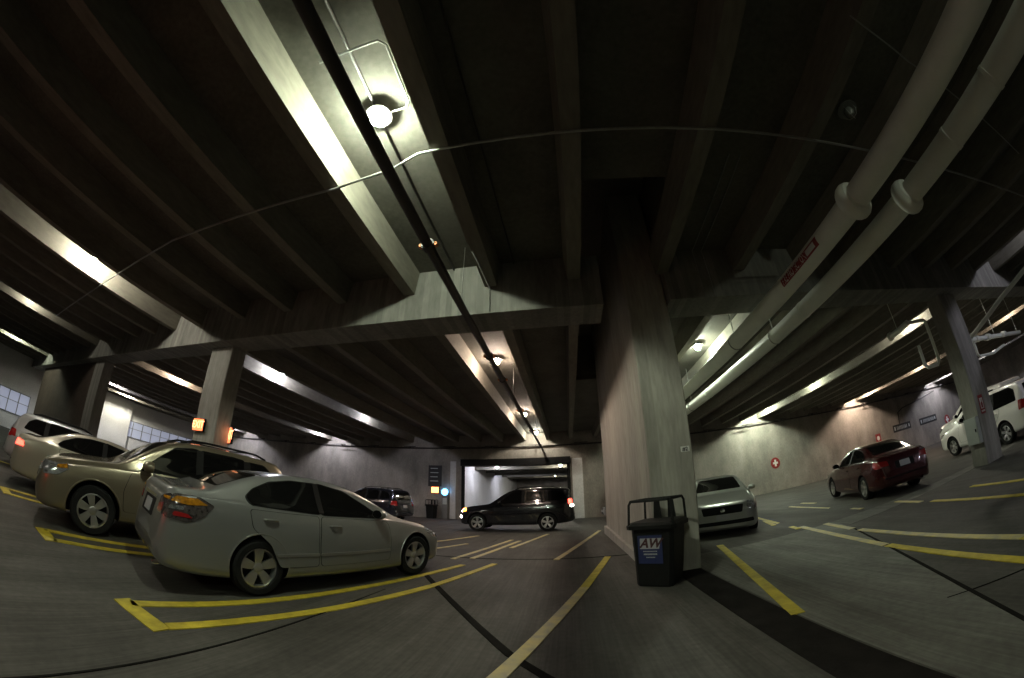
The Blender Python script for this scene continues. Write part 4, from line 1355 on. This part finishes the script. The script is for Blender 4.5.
b = MB()
l2, n2, _, _ = c.bvh.ray_cast(Vector((0, c.Y(4.64), 4)), Vector((0, 0, -1)))
b.tube([(x, l2.y + .03 * (1 - abs(x) / .62), l2.z + .012 + .006 * (1 - abs(x))) for x in (-.62, -.4, -.2, 0, .2, .4, .62)], .014, 8)
b.build('spoiler_lip', silver, root)

# 2. champagne SUV facing the aisle
sp = suv_spec(L=4.72, W=1.87, H=1.77, tr=.365, wstyle=dict(sw=.42), spokes=6, lips=.014, lip_mat=gold)
sp['sidebits'] = sp['sidebits'] + [('amber_lens', [(.30, .84), (.32, .885), (.46, .92), (.48, .87)], 'lamp_amber', .013, .01)]
build_car(sp, 'suv', 'champagne SUV parked between the silver sedan and the beige sedan, facing the aisle', (-6.70, 3.95), 197, gold)

# 3. beige sedan, tail to the aisle
sp = sedan_spec(L=4.85, H=1.42, exhaust=None)
sp['rear'] = [t for t in sp['rear'] if t[0] != 'taillight'] + both('taillight', [(.50, .78), (.52, .90), (.78, .92), (.80, .80)], 'red_lit', .01)
sp['sidebits'] = [t for t in sp['sidebits'] if t[0] != 'taillight'] + [('taillight', [(4.58, .80), (4.60, .90), (4.74, .90), (4.76, .80)], 'red_lit', .01, .02)]
build_car(sp, 'sedan', 'beige sedan with red tail lights behind the front of the champagne SUV', (-9.5, 4.15), 17, beige)

# 4. silver wagon farthest left
sp = suv_spec(L=4.7, W=1.80, H=1.49, tr=.33)
build_car(sp, 'wagon', 'silver wagon, leftmost of the parked cars, with dark side windows', (-12.25, 4.3), 17, palegrey)

# 5. black SUV crossing the aisle
BS = 1.07
sp = suv_spec(L=4.86, W=1.9, H=1.86, tr=.375, box=1.0, wstyle=dict(sw=.36), spokes=5, msz=1.2)
kx, kz = 4.86 / 4.70, 1.86 / 1.75
sp['wb'] = 2.93; sp['fo'] = .80
sp['sidebits'] = [('headlight', [(.06, .82), (.08, .95), (.30, .99), (.32, .86)], 'amber_lit', .01, .02),
                  ('fog_lamp', [(.03, .56), (.03, .66), (.12, .66), (.12, .56)], 'head_lit', .012, .02),
                  ('taillight', [(4.60, 1.12), (4.60, 1.34), (4.72, 1.32), (4.76, 1.12)], 'red_lit', .01, .02),
                  ('reversing_lamp', [(4.68, 1.00), (4.68, 1.09), (4.79, 1.09), (4.81, 1.00)], 'head_lit', .01, .02)]
sp['front'] = both('headlight', [(.55, .80), (.56, .95), (.78, .96), (.80, .82)], 'head_lit', .008) + [t for t in sp['front'] if t[0] != 'headlight']
sp['rear'] = both('taillight', [(.66, 1.08), (.66, 1.34), (.80, 1.30), (.82, 1.10)], 'red_lit', .008) + [t for t in sp['rear'] if t[0] != 'taillight']
build_car(sp, 'suv', 'black SUV with lights on crossing the aisle in front of the roll-up door', (-2.33, 16.38), -90, blackp)

# 6. dark SUV behind the sedan
sp = suv_spec(L=4.6, W=1.82, H=1.74, tr=.35, box=.3, rack_mat=M['chrome'])
sp['rear'] = sp['rear']
build_car(sp, 'suv', 'dark compact SUV with pale roof rails parked behind the silver sedan', (-10.25, 17.9), -78, darkp)

# 7. silver car right of the pier, front view
sp = sedan_spec(L=4.65, W=1.84, H=1.50, tr=.33, moulding=[])
kx, kz = 4.65 / 4.82, 1.50 / 1.47
sp['top'] = sc([(0, .66), (.03, .74), (.10, .80), (.25, .85), (.6, .92), (1.0, .98), (1.28, 1.02), (1.4, 1.06), (1.9, 1.29), (2.2, 1.40), (2.45, 1.44), (2.8, 1.465), (3.1, 1.46), (3.4, 1.425), (3.65, 1.36), (3.95, 1.225), (4.2, 1.115), (4.32, 1.085), (4.55, 1.075), (4.66, 1.065), (4.70, 1.02), (4.75, .88), (4.80, .70), (4.82, .55)], kx, kz)
sp['belt'] = sc([(0, .60), (.1, .72), (.3, .78), (.8, .86), (1.3, .92), (1.6, .945), (2.8, .97), (3.6, 1.0), (4.1, 1.02), (4.35, 1.00), (4.6, .98), (4.7, .93), (4.82, .5)], kx, kz)
sp['front'] = both('headlight', [(.56, .68), (.60, .82), (.74, .80), (.77, .68), (.68, .62)], 'lamp_clear', .01, .05) + [
    ('grille', [(-.46, .58), (-.50, .76), (.50, .76), (.46, .58)], 'dark', .006),
    ('badge', [(-.05, .63), (-.06, .69), (0, .73), (.06, .69), (.05, .63)], 'chrome', .014, .02),
    ('lower_intake', [(-.74, .33), (-.72, .42), (.72, .42), (.74, .33)], 'dark', .006),
    ('license_plate', [(-.16, .46), (-.16, .57), (.16, .57), (.16, .46)], 'plate', .02, .01)]
sp['bot'] = sc([(0, .26), (.06, .20), (.3, .19), (1.2, .18), (3.6, .19), (4.3, .23), (4.7, .29), (4.78, .34), (4.82, .42)], kx, kz)
build_car(sp, 'car', 'silver car facing forward just right of the pier, beside the trash bin', (4.35, 10.6), 200, coupep)

# 8. dark red sedan
sp = sedan_spec(L=4.6, W=1.76, H=1.44, tr=.32, moulding=[], wstyle=dict(sw=.40))
sp['rear'] = both('taillight', [(.48, .80), (.50, .92), (.74, .94), (.78, .80)], 'lamp_red', .008) + [t for t in sp['rear'] if t[0] != 'taillight']
sp['sidebits'] = [t for t in sp['sidebits'] if t[0] != 'taillight'] + [('taillight', sc([(4.46, .86), (4.50, .97), (4.66, .96), (4.76, .80), (4.60, .79)], 4.6 / 4.82, .98), 'lamp_red', .008)]
build_car(sp, 'sedan', 'dark red sedan parked on the right with its tail toward the camera', (9.15, 9.35), 20, redp)

# 9. white minivan behind the right column
sp = suv_spec(L=5.1, W=1.95, H=1.78, tr=.345, box=.6, rack=None)
kx, kz = 5.1 / 4.7, 1.78 / 1.75
q = lambda pts: sc(pts, kx, kz)
sp['top'] = q([(0, .62), (.03, .72), (.1, .80), (.3, .90), (.7, 1.01), (.95, 1.09), (1.1, 1.17), (1.6, 1.47), (1.9, 1.61), (2.2, 1.69), (2.8, 1.74), (3.6, 1.745), (4.2, 1.71), (4.42, 1.66), (4.52, 1.52), (4.60, 1.2), (4.64, 1.0), (4.68, .80), (4.70, .60)])
sp['windows'] = [q([(1.42, 1.08), (1.66, 1.30), (1.95, 1.54), (2.16, 1.60), (2.24, 1.60), (2.24, 1.10)]), q([(2.32, 1.10), (2.32, 1.61), (3.20, 1.62), (3.20, 1.12)]), q([(3.30, 1.13), (3.30, 1.62), (4.05, 1.60), (4.25, 1.50), (4.33, 1.18)])]
sp['wb'] = 3.0; sp['fo'] = 1.0
sp['sidebits'] = [sp['sidebits'][0], ('taillight', q([(4.42, .88), (4.42, 1.16), (4.55, 1.16), (4.62, .90)]), 'lamp_red', .01)]
build_car(sp, 'minivan', 'white minivan parked partly behind the right column', (15.1, 8.10), 17, whitep)

# 10. second white van, mostly hidden
sp = suv_spec(L=5.4, W=2.0, H=2.15, tr=.36, box=1.0, rack=None)
build_car(sp, 'van', 'taller white van seen only above the minivan at the right edge', (19.2, 10.9), 17, whitep)

# 11. small silver car by the back wall
sp = sedan_spec(L=4.4, W=1.72, H=1.45, tr=.31)
build_car(sp, 'hatchback', 'small grey car far behind, seen just left of the pier', (4.15, 22.6), -90, palegrey)

# 12. unseen SUV added outside the frame: its lit tail lamps redden the parked cars
sp = suv_spec(L=4.6, W=1.82, H=1.72, tr=.35)
M['brake_tint'] = mat('added_brake_light', (.5, .02, .02), .2, emit=(1, .04, .02), strength=13)
sp['rear'] = both('taillight', [(.60, .88), (.62, 1.16), (.80, 1.16), (.84, .88)], 'brake_tint', .008) + [t for t in sp['rear'] if t[0] != 'taillight']
sp['sidebits'] = [sp['sidebits'][0]]
build_car(sp, 'suv', 'unseen dark SUV added left of the camera to cast red brake light', (-6.0, -4.4), 197, darkp)
